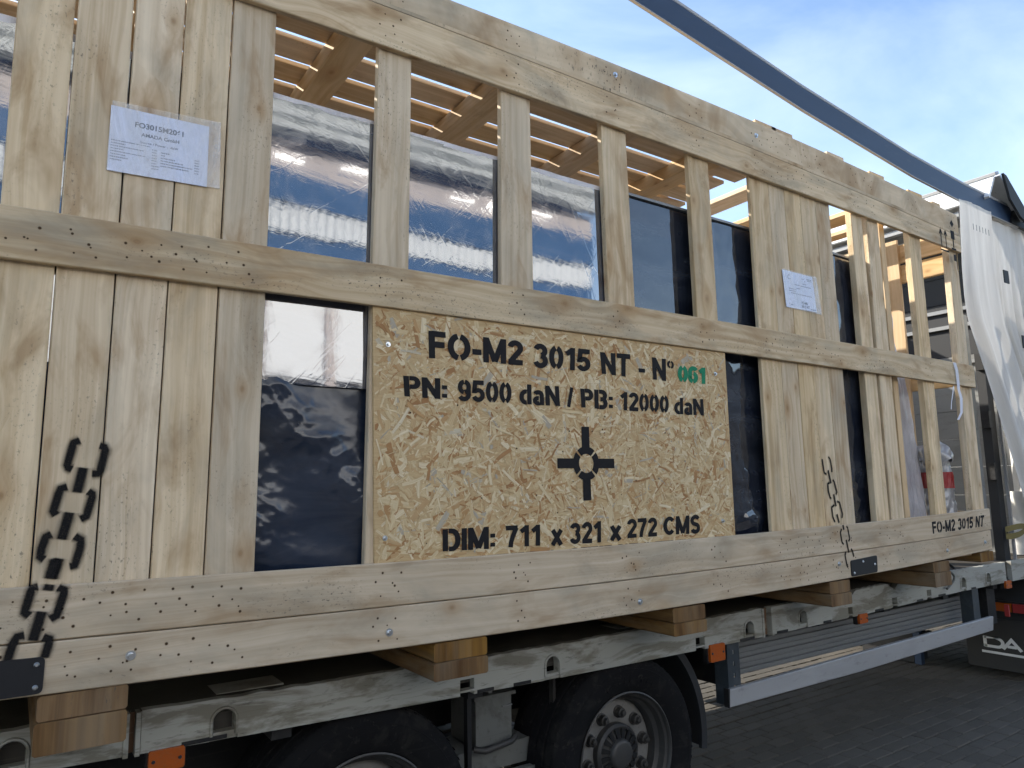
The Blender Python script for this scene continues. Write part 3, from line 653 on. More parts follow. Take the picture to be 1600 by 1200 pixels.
# centre-of-gravity mark
k = DATA['mark']; cx, cz = k['c']; b = MB(); Y_ = .0104
hw, hh = .0215, .0205; ro, ri = .072, .040
for (x0, x1, z0, z1) in ((cx-hw, cx+hw, cz+ro*.86, k['top'][1]), (cx-hw, cx+hw, k['bot'][1], cz-ro*.86)):
    b.add([(x0, Y_, z0), (x1, Y_, z0), (x1, Y_, z1), (x0, Y_, z1)], [(0, 1, 2, 3)])
for (x0, x1) in ((k['l'][0], cx-ro*.86), (cx+ro*.86, k['r'][0])):
    b.add([(x0, Y_, cz-hh), (x1, Y_, cz-hh), (x1, Y_, cz+hh), (x0, Y_, cz+hh)], [(0, 1, 2, 3)])
for a0 in (49, 139, 229, 319):
    vs = []; n_ = 12
    for i in range(n_+1):
        a = math.radians(a0 + 82*i/n_); vs += [(cx+ri*math.cos(a), Y_-.0003, cz+ri*math.sin(a)), (cx+ro*math.cos(a), Y_-.0003, cz+ro*math.sin(a))]
    b.add(vs, [(2*i, 2*i+1, 2*i+3, 2*i+2) for i in range(n_)])
build('centre_of_gravity_mark', b, INK, panel, recalc=False)

# sprayed chain signs
def spray_strokes(lists, widths, y):
    b = MB(); b.a = []; lay = 0
    for s_, w2 in zip(lists, widths):
        pts = [Vector(s_[0])]
        for a in s_[1:]:
            p = Vector(a); n_ = max(1, int((p-pts[-1]).length/.01))
            q0 = pts[-1].copy()
            for i in range(1, n_+1): pts.append(q0.lerp(p, i/n_))
        if False:
            for it in range(1): pts = [pts[0]] + [(pts[i-1]+pts[i]*2+pts[i+1])/4 for i in range(1, len(pts)-1)] + [pts[-1]]
        d0 = (pts[0]-pts[1]).normalized(); d1 = (pts[-1]-pts[-2]).normalized()
        pts = [pts[0]+d0*w2*.3] + pts + [pts[-1]+d1*w2*.35]
        lay += 1; yy = y - .00015*lay
        rows = []; n_ = len(pts)
        for i, p in enumerate(pts):
            d = (pts[min(i+1, n_-1)] - pts[max(i-1, 0)]).normalized(); nn = Vector((-d.y, d.x))
            endf = 0.0 if i in (0, n_-1) else 1.0
            rows.append([(p+nn*w2*1.9, 0), (p+nn*w2*1.15, .30*endf), (p+nn*w2*.68, .97*endf), (p-nn*w2*.68, .97*endf), (p-nn*w2*1.15, .30*endf), (p-nn*w2*1.9, 0)])
        vs = []
        for row in rows:
            for pp, al in row: vs.append((pp[0], yy, pp[1])); b.a.append(al)
        b.add(vs, [(i*6+j, i*6+j+1, (i+1)*6+j+1, (i+1)*6+j) for i in range(n_-1) for j in range(5)])
    return b
for key, wd, in (('chL', .0104), ('chR', .0056)):
    for part, y in ((0, .0248), (1, -.0008)):
        L_ = DATA[key][part]
        ws = [wd*(1.2 if len(s_) == 2 else 1.0) for s_ in L_]
        build('sprayed_chain_mark', spray_strokes(L_, ws, y), SPRAY, crate, recalc=False)
# handling symbols at the far end of the top rail
b = MB()
def strip(p, q_, w2, y=-.0012):
    Lf, Rt = ribbon([p, q_], w2); b.add([(v[0], y, v[1]) for v in Lf+Rt], [(0, 1, 3, 2)])
for x in (5.36, 5.43):
    strip((x, 2.17), (x, 2.30), .006); strip((x-.022, 2.27), (x, 2.31), .006); strip((x+.022, 2.27), (x, 2.31), .006)
strip((5.335, 2.155), (5.46, 2.155), .006)
strip((5.54, 2.20), (5.54, 2.27), .009); strip((5.505, 2.19), (5.575, 2.19), .007); strip((5.54, 2.265), (5.54, 2.33), .028); strip((5.54, 2.10), (5.54, 2.15), .018); strip((5.53, 2.37), (5.56, 2.40), .02)
build('handling_symbols', b, INK, crate, recalc=False)

# nail holes, in small groups wherever a rail crosses an upright
b = MB(); b.a = []
def nail(x, z, y, r_=.0035):
    vs = [(x, y, z)]; b.a.append(1.0); n_ = 8
    for rr, al in ((r_, 1.0), (r_*2.2, 0.0)):
        for i in range(n_): vs.append((x+rr*math.cos(i*2*math.pi/n_), y, z+rr*math.sin(i*2*math.pi/n_))); b.a.append(al)
    fs = [(0, 1+i, 1+(i+1) % n_) for i in range(n_)] + [(1+i, 9+i, 9+(i+1) % n_, 1+(i+1) % n_) for i in range(n_)]
    b.add(vs, fs)
r = random.Random(11)
ups = [(-.03, 1), (.13, 1), (.28, 1), (.42, 1), (.565, 1), (1.085, 1), (1.65, 1), (2.22, 1), (2.80, 1), (3.31, 1), (3.46, 1), (3.61, 1), (3.76, 1), (3.91, 1), (4.27, 1), (4.44, 1), (5.0, 1), (5.55, 1), (-.55, 1), (-1.1, 1)]
for x, _ in ups:
    for lo, hi in (('M1', 'M0'), ('T2', 'T1'), ('T1', 'T0'), ('B1', 'B0'), ('B2', 'B1')):
        z0, z1 = H[lo](x), H[hi](x)
        for fx, fz in ((-.035, .3), (.035, .28), (0, .5), (-.03, .74), (.037, .72), (.012, .40), (-.05, .55)):
            if r.random() < .12: continue
            nail(x+fx+r.uniform(-.014, .014), z0+(z1-z0)*(fz+r.uniform(-.08, .08)), -.0006, r.uniform(.0015, .0027))
for i in range(60):
    x = r.uniform(1.06, 2.9); nail(x, r.uniform(.3, 1.17), .0108, r.uniform(.001, .0024))
build('nails', b, NAILD, crate, kind='stuff', recalc=False)
def bolt(x, z, y, r_=.0135):
    m_ = MB(); m_.lathe([(0, -.006), (r_*.55, -.006), (r_*.62, -.002), (r_, -.002), (r_, 0.0), (0, .0)], (x, y, z), 'y', 12)
    m_.lathe([(0, -.010), (r_*.52, -.010), (r_*.55, -.006)], (x, y, z), 'y', 6)
    build('bolt', m_, ZINC, crate)
for x, z in DATA['bolts']: bolt(x, z, -.0005)
for x, z in DATA['obolts']: bolt(x, z, .0110, .0095)

# black steel corner plates on the lowest board
for key in ('plateL', 'plateR'):
    p = [Vector(a) for a in DATA[key]]; m_ = MB(); loop = []
    for i in range(4):
        c0 = p[i]; d0 = (p[i-1]-c0).normalized(); d1 = (p[(i+1) % 4]-c0).normalized(); rr = .014
        for t in (0, .25, .5, .75, 1):
            loop.append((c0+d0*rr*(1-t)**2 + d1*rr*t**2)[:])
    m_.prism(loop, [], -.006, -.001); pl_o = build('steel_plate', m_, PLATE, crate)
    for sx, sz in (((p[1]+p[2])/2*1.0)[:], ((p[0]*.2+p[1]*.8)*.5+(p[3]*.2+p[2]*.8)*.5)[:]):
        pass
    for f_, g2 in ((.88, .82), (.88, .2)) if key == 'plateL' else ((.1, .8), (.45, .2), (.9, .5)):
        c = p[0].lerp(p[1], f_).lerp(p[3].lerp(p[2], f_), g2)
        m_ = MB(); m_.lathe([(0, -.005), (.004, -.005), (.007, -.001), (.007, 0)], (c[0], -.006, c[1]), 'y', 10); build('screw', m_, ZINC, pl_o)

# skids: two timbers one on the other
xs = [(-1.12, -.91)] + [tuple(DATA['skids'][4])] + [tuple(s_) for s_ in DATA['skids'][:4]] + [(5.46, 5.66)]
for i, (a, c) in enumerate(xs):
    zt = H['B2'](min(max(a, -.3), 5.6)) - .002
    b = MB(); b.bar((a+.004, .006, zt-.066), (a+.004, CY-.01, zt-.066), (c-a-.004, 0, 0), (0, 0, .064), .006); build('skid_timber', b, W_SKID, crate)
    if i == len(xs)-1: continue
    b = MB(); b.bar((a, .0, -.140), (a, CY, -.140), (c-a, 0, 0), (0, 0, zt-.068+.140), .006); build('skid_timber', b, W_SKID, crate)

# floor boards, roof beams, roof slats
for i in range(16):
    y = .06 + i*.198
    b = MB(); b.bar((XL+.02, y, .012), (XR-.05, y, .012), (0, .15, 0), (0, 0, .022)); build('floor_board', b, W_IN, crate)
for x0, x1, zb in ((-.55, -.42, 2.34), (.26, .39, 2.34), (.975, 1.105, 2.34), (1.70, 1.84, 2.34), (2.47, 2.60, 2.345), (3.12, 3.26, 2.35)):
    b = MB(); b.bar((x0, .05, zb), (x0, CY-.05, zb), (x1-x0, 0, 0), (0, 0, .085), .005); build('roof_beam', b, W_IN, crate)
y = .085; i = 0
gapY = [.455, .650, .845, 1.035]
while y < CY - .2:
    wd = .155 if i == 0 else .157
    y0 = .29 + .1905*(i-1) + .012 if i > 0 else .05
    y1 = y0 + (.153 if i > 0 else .225)
    b = MB(); zz = 2.430 + rnd.uniform(-.002, .004)
    b.bar((XL+.01, y0, zz), (3.66+rnd.uniform(-.05, .03), y0+rnd.uniform(-.004, .004), zz), (0, y1-y0, 0), (0, 0, .022)); build('roof_slat', b, W_IN, crate)
    y = y1; i += 1
for a, c in [(3.36, 3.55)] + [tuple(s_) for s_ in DATA['stubs']]:
    if a > 5.6: a, c = 5.52, 5.64
    x0 = a - .155 if a > 3.6 else a
    zt = H['T0'](x0) + .006
    b = MB(); b.bar((x0-.02, .03, zt), (x0-.02, CY-.03, zt), (c-a, 0, 0), (0, 0, .034)); build('roof_cross_board', b, W_IN, crate)
# far side and both end walls
for zlo in (0.0, .148, 1.19, 2.05, 2.21):
    b = MB(); b.bar((XL, CY, zlo), (XR, CY, zlo), (0, 0, .145), (0, -.022, 0)); build('far_rail_board', b, W_IN, crate)
xf = [-1.34, -1.18, -1.02, .0, .15, .30, .46, 1.2, 1.8, 2.4, 2.95, 3.5, 3.66, 3.82, 3.98, 4.5, 4.9, 5.50]
for x in xf:
    b = MB(); b.bar((x, CY-.024, .02), (x, CY-.024, 2.34), (.148, 0, 0), (0, -.022, 0)); build('far_plank', b, W_IN, crate)
for y0, wd, z1 in ((.43, .26, 2.40), (.72, .15, 2.40), (1.25, .15, 2.4), (1.41, .15, 2.4), (2.1, .15, 2.4), (2.26, .15, 2.4), (3.0, .15, 2.4)):
    b = MB(); b.bar((5.60, y0, .03), (5.60, y0, z1), (0, wd, 0), (.022, 0, 0)); build('end_plank', b, W_IN, crate)
for z0 in (.01, .16, 1.20, 2.05, 2.215):
    b = MB(); b.bar((5.624, .026, z0), (5.624, CY-.03, z0), (0, 0, .145 if z0 != 1.2 else .13), (.022, 0, 0)); build('end_rail_board', b, W_IN, crate)
for y0 in (.1, .5, 1.2, 1.9, 2.6, 3.0):
    b = MB(); b.bar((-1.33, y0, .03), (-1.33, y0, 2.4), (0, .15, 0), (-.022, 0, 0)); build('end_plank', b, W_IN, crate)

# documents in sleeves pinned on the planks
def quad_part(name, pts, y, m, parent, th=.0006):
    m_ = MB(); m_.prism([tuple(p) for p in pts], [], y, y+th); return build(name, m_, m, parent)
def text_on(parent, s, q4, u, v, hgt, y, m=PINK, cond=1.0, name='printed_text', align='CENTER', bold=0.0):
    """flat print placed on the quad q4 (tl,tr,br,bl)"""
    cu = bpy.data.curves.new('print', 'FONT'); cu.body = s; cu.size = 1.0; cu.align_x = align; cu.offset = bold
    ob = bpy.data.objects.new('print', cu); sc.collection.objects.link(ob)
    me = bpy.data.meshes.new_from_object(ob.evaluated_get(bpy.context.evaluated_depsgraph_get()))
    bpy.data.objects.remove(ob)
    tl, tr, br, bl = [Vector(p) for p in q4]
    W_ = (tr-tl).length; Hh = (bl-tl).length; org = base_of(parent)
    for vv in me.vertices:
        a = u + vv.co.x*hgt*cond/W_; c = v - vv.co.y*hgt/Hh
        p = tl.lerp(tr, a).lerp(bl.lerp(br, a), c)
        vv.co = (p[0]-org[0], y-org[1], p[1]+ZG-org[2])
    me.materials.clear(); me.materials.append(m)
    o = bpy.data.objects.new(name, me); sc.collection.objects.link(o); o.parent = parent
    return o
def dashes(parent, q4, rows, y, hgt, m=PINK):
    tl, tr, br, bl = [Vector(p) for p in q4]; m_ = MB(); r = random.Random(5)
    for u0, u1, v in rows:
        u = u0
        while u < u1:
            du = r.uniform(.006, .016); e_ = min(u+du, u1)
            vs = []
            for a, c in ((u, v), (e_, v), (e_, v+hgt), (u, v+hgt)):
                p = tl.lerp(tr, a).lerp(bl.lerp(br, a), c); vs.append((p[0], y, p[1]))
            m_.add(vs, [(0, 1, 2, 3)]); u = e_ + r.uniform(.003, .008)
    build('small_print', m_, m, parent, recalc=False)
q4 = DATA['docL']; dl = thing('document_sleeve', (q4[3][0], .024, q4[3][1]), 'large white printed sheet in a clear sleeve on the left planks', 'document')
quad_part('paper_sheet', q4, .0205, PAPER, dl); quad_part('sleeve', DATA['docLs'], .0195, SLEEVE, dl, .0004)
text_on(dl, 'FO3015M2061', q4, .49, .26, .0235, .0203, bold=.035); text_on(dl, 'AMADA GmbH', q4, .50, .39, .0165, .0203, bold=.028)
text_on(dl, 'Source / Power :  4kW', q4, .49, .50, .0115, .0203, bold=.02)
rows = []
for i, (a, c) in enumerate(((.02, .40), (.02, .16), (.02, .34), (.02, .14), (.02, .36), (.02, .17), (.02, .19), (.02, .13))): rows.append((a, c, .52+i*.042))
for i in range(8): rows.append((.42, .47 if i < 6 else .50, .56+i*.042))
for i, c in enumerate((.60, .55, .66, .74, .84, .80)): rows.append((.51, c, .58+i*.042))
for i in range(6): rows.append((.86, .91, .60+i*.042))
dashes(dl, q4, rows, .0203, .017)
q4 = DATA['docR']; dr = thing('document_sleeve', (q4[3][0], .024, q4[3][1]), 'small white printed sheet in a clear sleeve on the right group of planks', 'document')
quad_part('paper_sheet', q4, .0205, PAPER, dr); quad_part('sleeve', DATA['docRs'], .0195, SLEEVE, dr, .0004)
text_on(dr, 'FO-M2', q4, .62, .845, .021, .0203, bold=.035); text_on(dr, '3015 NT', q4, .64, .945, .021, .0203, bold=.035)
dashes(dr, q4, [(.14, .18, .14), (.15, .24, .19), (.17, .22, .10), (.62, .70, .12), (.78, .95, .10), (.80, .93, .14), (.70, .74, .18), (.62, .76, .26), (.15, .40, .46), (.40, .52, .42), (.15, .35, .52), (.35, .9, .33), (.2, .9, .58), (.10, .13, .88), (.16, .24, .90), (.80, .97, .94)], .0203, .026)

# ---------------------------------------------------------------- cargo wrapped in film
def crumple(x, z, s):
    p = Vector((x*s, 0, z*s)); return noise.noise(p) + .5*noise.noise(p*2.1) + .3*abs(noise.noise(p*4.3))
def film_front(x0, x1, z0, z1, y, amp, mbx, nx, nz):
    def fn(u, v):
        x = x0 + (x1-x0)*u; z = z0 + (z1-z0)*v
        return (x, y - amp(x, z), z)
    mbx.grid(nx, nz, fn)
def crease(x, z, s, o=0.0):
    """sharp ridge pattern of crumpled sheet"""
    a = noise.noise(Vector((x*s, o, z*s))); c = noise.noise(Vector((x*s*.8+7, o+3, z*s*1.2-4)))
    return 1 - min(1, abs(a)*3.2) * 1.0 + .5*(1 - min(1, abs(c)*4))
def amp_main(x, z):
    return .00022*crumple(x*.5, z*2, 3.0) + .0010*noise.noise(Vector((x*1.2, 5, z*1.0)))
def facet(x, z, sc_, o):
    d = noise.voronoi(Vector((x*sc_ + .35*noise.noise(Vector((x*7, o, z*7))), o, z*sc_)))[0]
    return d[0]
def amp_skirt(x, z):
    d = z - (.83 - .95*max(0, x - .70))
    band = math.exp(-(d/.13)**2) + .95*math.exp(-((z-.44)/.17)**2)*math.exp(-((x-.64)/.10)**2)
    u = x*.9 + z*.45; w_ = z*.8 - x*.5
    fold = facet(u, w_, 5.5, 1.0)*.026 + facet(u + .3*w_, w_*1.5, 13.0, 5.0)*.0085 + crease(x + z*.6, z*.7, 15.0, 6)*.0022 + facet(x, z, 44.0, 9.0)*.0012
    return fold*min(1, .06 + band) + .009*math.exp(-((z-.30+.30*(x-.8))/.07)**2) + .0010*crumple(x, z, 5)
mach = thing('wrapped_machine', (.6, 1.6, .034), 'long machine cabinet wrapped in dark glossy film behind the left and middle studs', 'machine')
zt = 1.905
b = MB(); film_front(-1.22, 2.18, .89, zt, .0600, amp_main, b, 200, 90); build('film_front', b, FILM, mach, smooth='all', recalc=False)
b = MB(); film_front(-1.22, 2.18, .04, .915, .0780, amp_skirt, b, 680, 175); build('black_film_skirt', b, SKIRT, mach, smooth='all', recalc=False)
b = MB(); b.box(-1.22, 2.18, .0815, 2.9, .04, zt-.003); build('cabinet_body', b, FILM, mach)
BOUNCEF = mat('pale_bounce_film', (0.62, 0.60, 0.58), 0.35)  # pale sheets added on the cabinets to bounce sunlight up into the roof
b = MB(); b.box(-1.20, 2.16, .12, 2.88, zt-.002, zt+.003); build('bounce_film', b, BOUNCEF, mach)
b = MB(); b.grid(80, 3, lambda u, v: (-1.22+3.40*u, .062-.003*v-.003*abs(noise.noise(Vector((u*30, v*2, 0)))), zt-.02+.032*v+.006*noise.noise(Vector((u*25, 3, 0)))))
build('film_edge', b, BAG, mach, smooth='all', recalc=False)
mach2 = thing('wrapped_cabinet', (3.4, 1.6, .034), 'second dark wrapped cabinet standing right of the long one, behind the right group of planks', 'machine')
def amp2(x, z):
    a = .0030*noise.noise(Vector((x*1.5, 9, z*1.1))) + .0010*crumple(x*.6, z*2, 4)
    if x > 2.95: a += .0045*abs(noise.noise(Vector((x*9 + z*1.5, 1, z*1.6)))) + .0016*crease(x, z*.4, 9.0, 2)
    if z < .60: a += .022*math.exp(-((z-.33)/.08)**2)*math.exp(-((x-3.20)/.10)**2) + .004*crease(x, z, 12.0)*max(0, min(1, (x-3.0)*6))
    return a
b = MB(); film_front(2.22, 4.42, .04, 1.93, .10, amp2, b, 180, 140); build('film_front', b, FILM2, mach2, smooth='all', recalc=False)
b = MB(); b.box(2.22, 4.42, .12, 2.85, .04, 1.925); build('cabinet_body', b, FILM2, mach2)
b = MB(); b.box(2.24, 4.40, .15, 2.82, 1.926, 1.931); build('bounce_film', b, BOUNCEF, mach2)  # second added sheet, bouncing light up under the roof
b = MB(); b.box(2.222, 4.418, .085, .115, 1.932, 1.945); build('top_trim', b, ALU, mach2)
# translucent wrapped part with red pieces, right bay
mp3 = thing('wrapped_component', (5.0, .9, .034), 'milky plastic hood over a part with red pieces, in the right bay of the crate', 'machine')
def hood(u, v):
    z = .04 + 1.84*v; x0 = 4.62 + .03*v; x1 = 5.30 + .05*math.sin(v*5) - .11*v**1.3; y0 = .27 + .05*v
    # around three sides
    if u < .2: x = x0; y = 1.5 + (y0-1.5)*(u/.2)
    elif u < .8: x = x0 + (x1-x0)*((u-.2)/.6); y = y0 + .10*((u-.5)/.3)**2*0
    else: x = x1; y = y0 + (1.5-y0)*((u-.8)/.2)
    w_ = .03*abs(noise.noise(Vector((u*22, v*3, 1)))) + .01*noise.noise(Vector((u*50, v*14, 2)))
    return (x + w_*.5, y - w_, z)
b = MB(); b.grid(90, 60, hood); build('plastic_hood', b, BAG, mp3, smooth='all', recalc=False)
b = MB(); b.box(4.85, 5.10, .75, 1.2, .05, 1.30); build('grey_frame', b, ALU, mp3)
for (x0, x1, z0, z1) in ((4.86, 5.02, .62, .74), (4.86, 5.01, .34, .48), (5.0, 5.1, .45, .52)):
    b = MB(); b.lathe([(0, -.03), (.06, -.03), (.075, 0), (.075, .2), (0, .2)], ((x0+x1)/2, .42, (z0+z1)/2), 'y', 20); b.box(x0, x1, .44, .60, z0+.02, z1-.02); build('red_cover', b, RED, mp3, smooth=35)
b = MB(); b.bar((4.62, .62, 1.98), (5.55, .62, 1.98), (0, 0, .06), (0, .04, 0)); o = build('inner_brace', b, W_IN, crate)
# foil bag near the corner
bagt = thing('foil_bag', (5.42, .22, .034), 'crumpled silver and white plastic bundle with a red band, by the crate corner post', 'bag')
def bagf(u, v):
    a = u*2*math.pi; z = .05 + .70*v
    prof = .105*(1 - .25*v) * (1 if v < .93 else (1-v)/.07*.9+.1)
    n_ = .022*abs(noise.noise(Vector((math.cos(a)*3, math.sin(a)*3, v*6)))) + .012*noise.noise(Vector((math.cos(a)*9, math.sin(a)*9, v*18)))
    rr = prof + n_
    return (5.42 + rr*math.cos(a)*1.0, .22 + rr*math.sin(a), z)
b = MB(); b.grid(64, 60, bagf); build('foil_wrap', b, SILVER, bagt, smooth='all')
b = MB(); b.grid(64, 6, lambda u, v: tuple(Vector(bagf(u, .60+.16*v)) + Vector((math.cos(u*6.283)*.006, math.sin(u*6.283)*.006, 0)))); build('red_band', b, RED, bagt, smooth='all')
def capf(u, v):
    a = u*2*math.pi; t = v*math.pi*.5; n_ = .03*noise.noise(Vector((math.cos(a)*2.5, math.sin(a)*2.5, v*4)))
    return (5.42 + (.11+n_)*math.cos(a)*math.cos(t), .22 + (.11+n_)*math.sin(a)*math.cos(t), .66 + .15*math.sin(t)+n_)
b = MB(); b.grid(40, 16, capf); build('white_liner', b, SILVER, bagt, smooth='all')
# tape tied round the middle rail
b = MB()
tp = [(5.335, -.004, 1.335), (5.345, -.010, 1.28), (5.348, -.010, 1.20), (5.34, -.012, 1.15), (5.325, -.03, 1.08), (5.285, -.04, .98), (5.25, -.03, .93)]
b.grid(1, len(tp)-1, lambda u, v: (tp[round(v*(len(tp)-1))][0]+.022*u*(1-.5*v), tp[round(v*(len(tp)-1))][1]-.01*u, tp[round(v*(len(tp)-1))][2]))
tp2 = [(5.30, -.006, 1.17), (5.26, -.015, 1.12), (5.215, -.02, 1.05), (5.20, -.02, 1.0)]
b.grid(1, 3, lambda u, v: (tp2[round(v*3)][0]+.012*u, tp2[round(v*3)][1], tp2[round(v*3)][2]))
tag(build('tie_tape', b, STRAPM, smooth='all', origin=(5.33, 0, 1.2+ZG)), 'loose white tape tied round the middle rail near its right end', 'tape')

# ---------------------------------------------------------------- the trailer
tr = thing('flatbed_trailer', (2.5, 1.57, -1.2), 'curtain-side trailer with worn grey deck edge and blue roof rail, carrying the crate', 'trailer')
YF = .30
cT = DATA['bedT']; cB = DATA['bedB']
zT = lambda x: (cT[0]*x+cT[1])*x+cT[2]
def zB(x): x = min(x, 5.6); return (cB[0]*x+cB[1])*x+cB[2]
zTc = lambda x: zT(min(max(x, .1), 5.3)) 
def rave(x0, x1, arches, slots):
    rr = random.Random(int(x0*100)); top = []; x = x0
    while x < x1:
        top.append((x, zTc(x) + (rr.uniform(-.004, .002)) - .045*math.exp(-((x-4.87)/.045)**2) - .035*math.exp(-((x-5.32)/.04)**2) - .03*math.exp(-((x-4.35)/.05)**2))); x += rr.uniform(.02, .045)
    top.append((x1, zTc(x1)))
    bot = []; ev = sorted([(a-.045, a+.045, .035) for a in arches] + [(s_[0], s_[1], .055) for s_ in slots])
    bot.append((x1, zB(x1)))
    for a, c, d in reversed(ev):
        if a > x0+.01 and c < x1-.01: bot += [(c, zB(c)), (c, zB(c)+d*.0+.012), (a, zB(a)+.012), (a, zB(a))]
    bot.append((x0, zB(x0)))
    holes = []
    for a in arches:
        zc = zB(a) + .038; hw_ = .034
        holes.append([(a-hw_, zc-.012), (a+hw_, zc-.012)] + [(a+hw_*math.cos(t), zc+.035+hw_*math.sin(t)) for t in [math.pi*i/8 for i in range(9)]])
    for a, c in slots:
        zb = zB(a); holes.append([(a, zb+.020), (c, zb+.020), (c, zb+.062), (a, zb+.062)])
    b = MB(); b.prism(top + bot, holes, YF, YF+.035)
    for a in arches:   # recessed tongue under each arch
        b.box(a-.045, a+.045, YF+.012, YF+.030, zB(a)-.002, zB(a)+.014)
    # rolled rim round every arch
    o = build('side_rave', b, RAVE, tr)
    for a in arches:
        zc = zB(a)+.061; m_ = MB(); m_.tube([(a-.040, YF-.002, zc-.045)] + [(a+.040*math.cos(t), YF-.002, zc+.040*math.sin(t)) for t in [math.pi-math.pi*i/10 for i in range(11)]] + [(a+.040, YF-.002, zc-.045)], .0055, 6)
        build('lashing_eye', m_, RAVE, o, smooth=60)
    return o
ar = DATA['arch']; nc = DATA['notch']; pk = DATA['pocket']
rave(-2.9, pk[1][0], [ar[6], -.9, -1.9], [(-.5, -.43)])
rave(pk[1][1], pk[0][0], [ar[0], ar[1], ar[2]], [tuple(nc[0]), tuple(nc[1])])
rave(pk[0][1], 6.55, [ar[3], ar[4], ar[5]], [tuple(nc[2]), tuple(nc[3]), tuple(nc[4])])
rave(6.66, 9.2, [7.6], [(7.0, 7.06)])
for a, c in pk:
    b = MB(); b.box(a+.002, c-.002, YF+.03, YF+.10, zB(a), zTc(a)-.01); build('stake_pocket', b, RUST, tr)
    for x in (a, c-.012):
        m_ = MB(); m_.box(x-.004, x+.010, YF-.006, YF+.04, zB(x)-.004, zTc(x)-.004); build('pocket_cheek', m_, RAVE, tr)
# slots near the lower edge (label plates)
for x0, x1 in ((.50, .64), (1.80, 1.89), (3.28, 3.40), (3.60, 3.70), (4.05, 4.13), (4.62, 4.72), (5.15, 5.23), (5.45, 5.55), (1.62, 1.70), (5.95, 6.02)):
    m_ = MB(); m_.box(x0, x1, YF-.003, YF+.003, zB(x0)+.001, zB(x0)+.014); build('rave_slot', m_, BLACK, tr)
b = MB()
n_ = 40
def deckf(u, v):
    x = -2.9 + 12.1*u; return (x, YF+.036 + (2.85-YF-.036)*v, zTc(x) - .006 + .006*v*0)
b.grid(n_, 1, deckf); b.grid(n_, 1, lambda u, v: (deckf(u, v)[0], deckf(u, v)[1], -.26))
build('deck', b, DECK, tr, recalc=False)
b = MB()
for y0 in (YF+.036, 2.84):
    b.grid(n_, 1, lambda u, v: (deckf(u, 0)[0], y0, -.26 + (deckf(u, 0)[2]+.26)*v))
build('deck_edge', b, DECK, tr, recalc=False)
b = MB(); b.box(.62, .85, YF+.08, YF+.22, -.162, -.1535); build('deck_patch', b, RAVE, tr)
b = MB(); b.box(2.50, 2.85, YF+.10, YF+.24, -.178, -.1685); build('deck_patch', b, RAVE, tr)
for y0 in (.95, 2.05):
    b = MB(); b.box(-2.6, 9.0, y0, y0+.14, -.62, -.262); build('chassis_beam', b, BLACK, tr)
for x in [-2.4+.8*i for i in range(15)]:
    b = MB(); b.box(x, x+.07, .34, 2.82, -.33, -.262); build('cross_member', b, BLACK, tr)

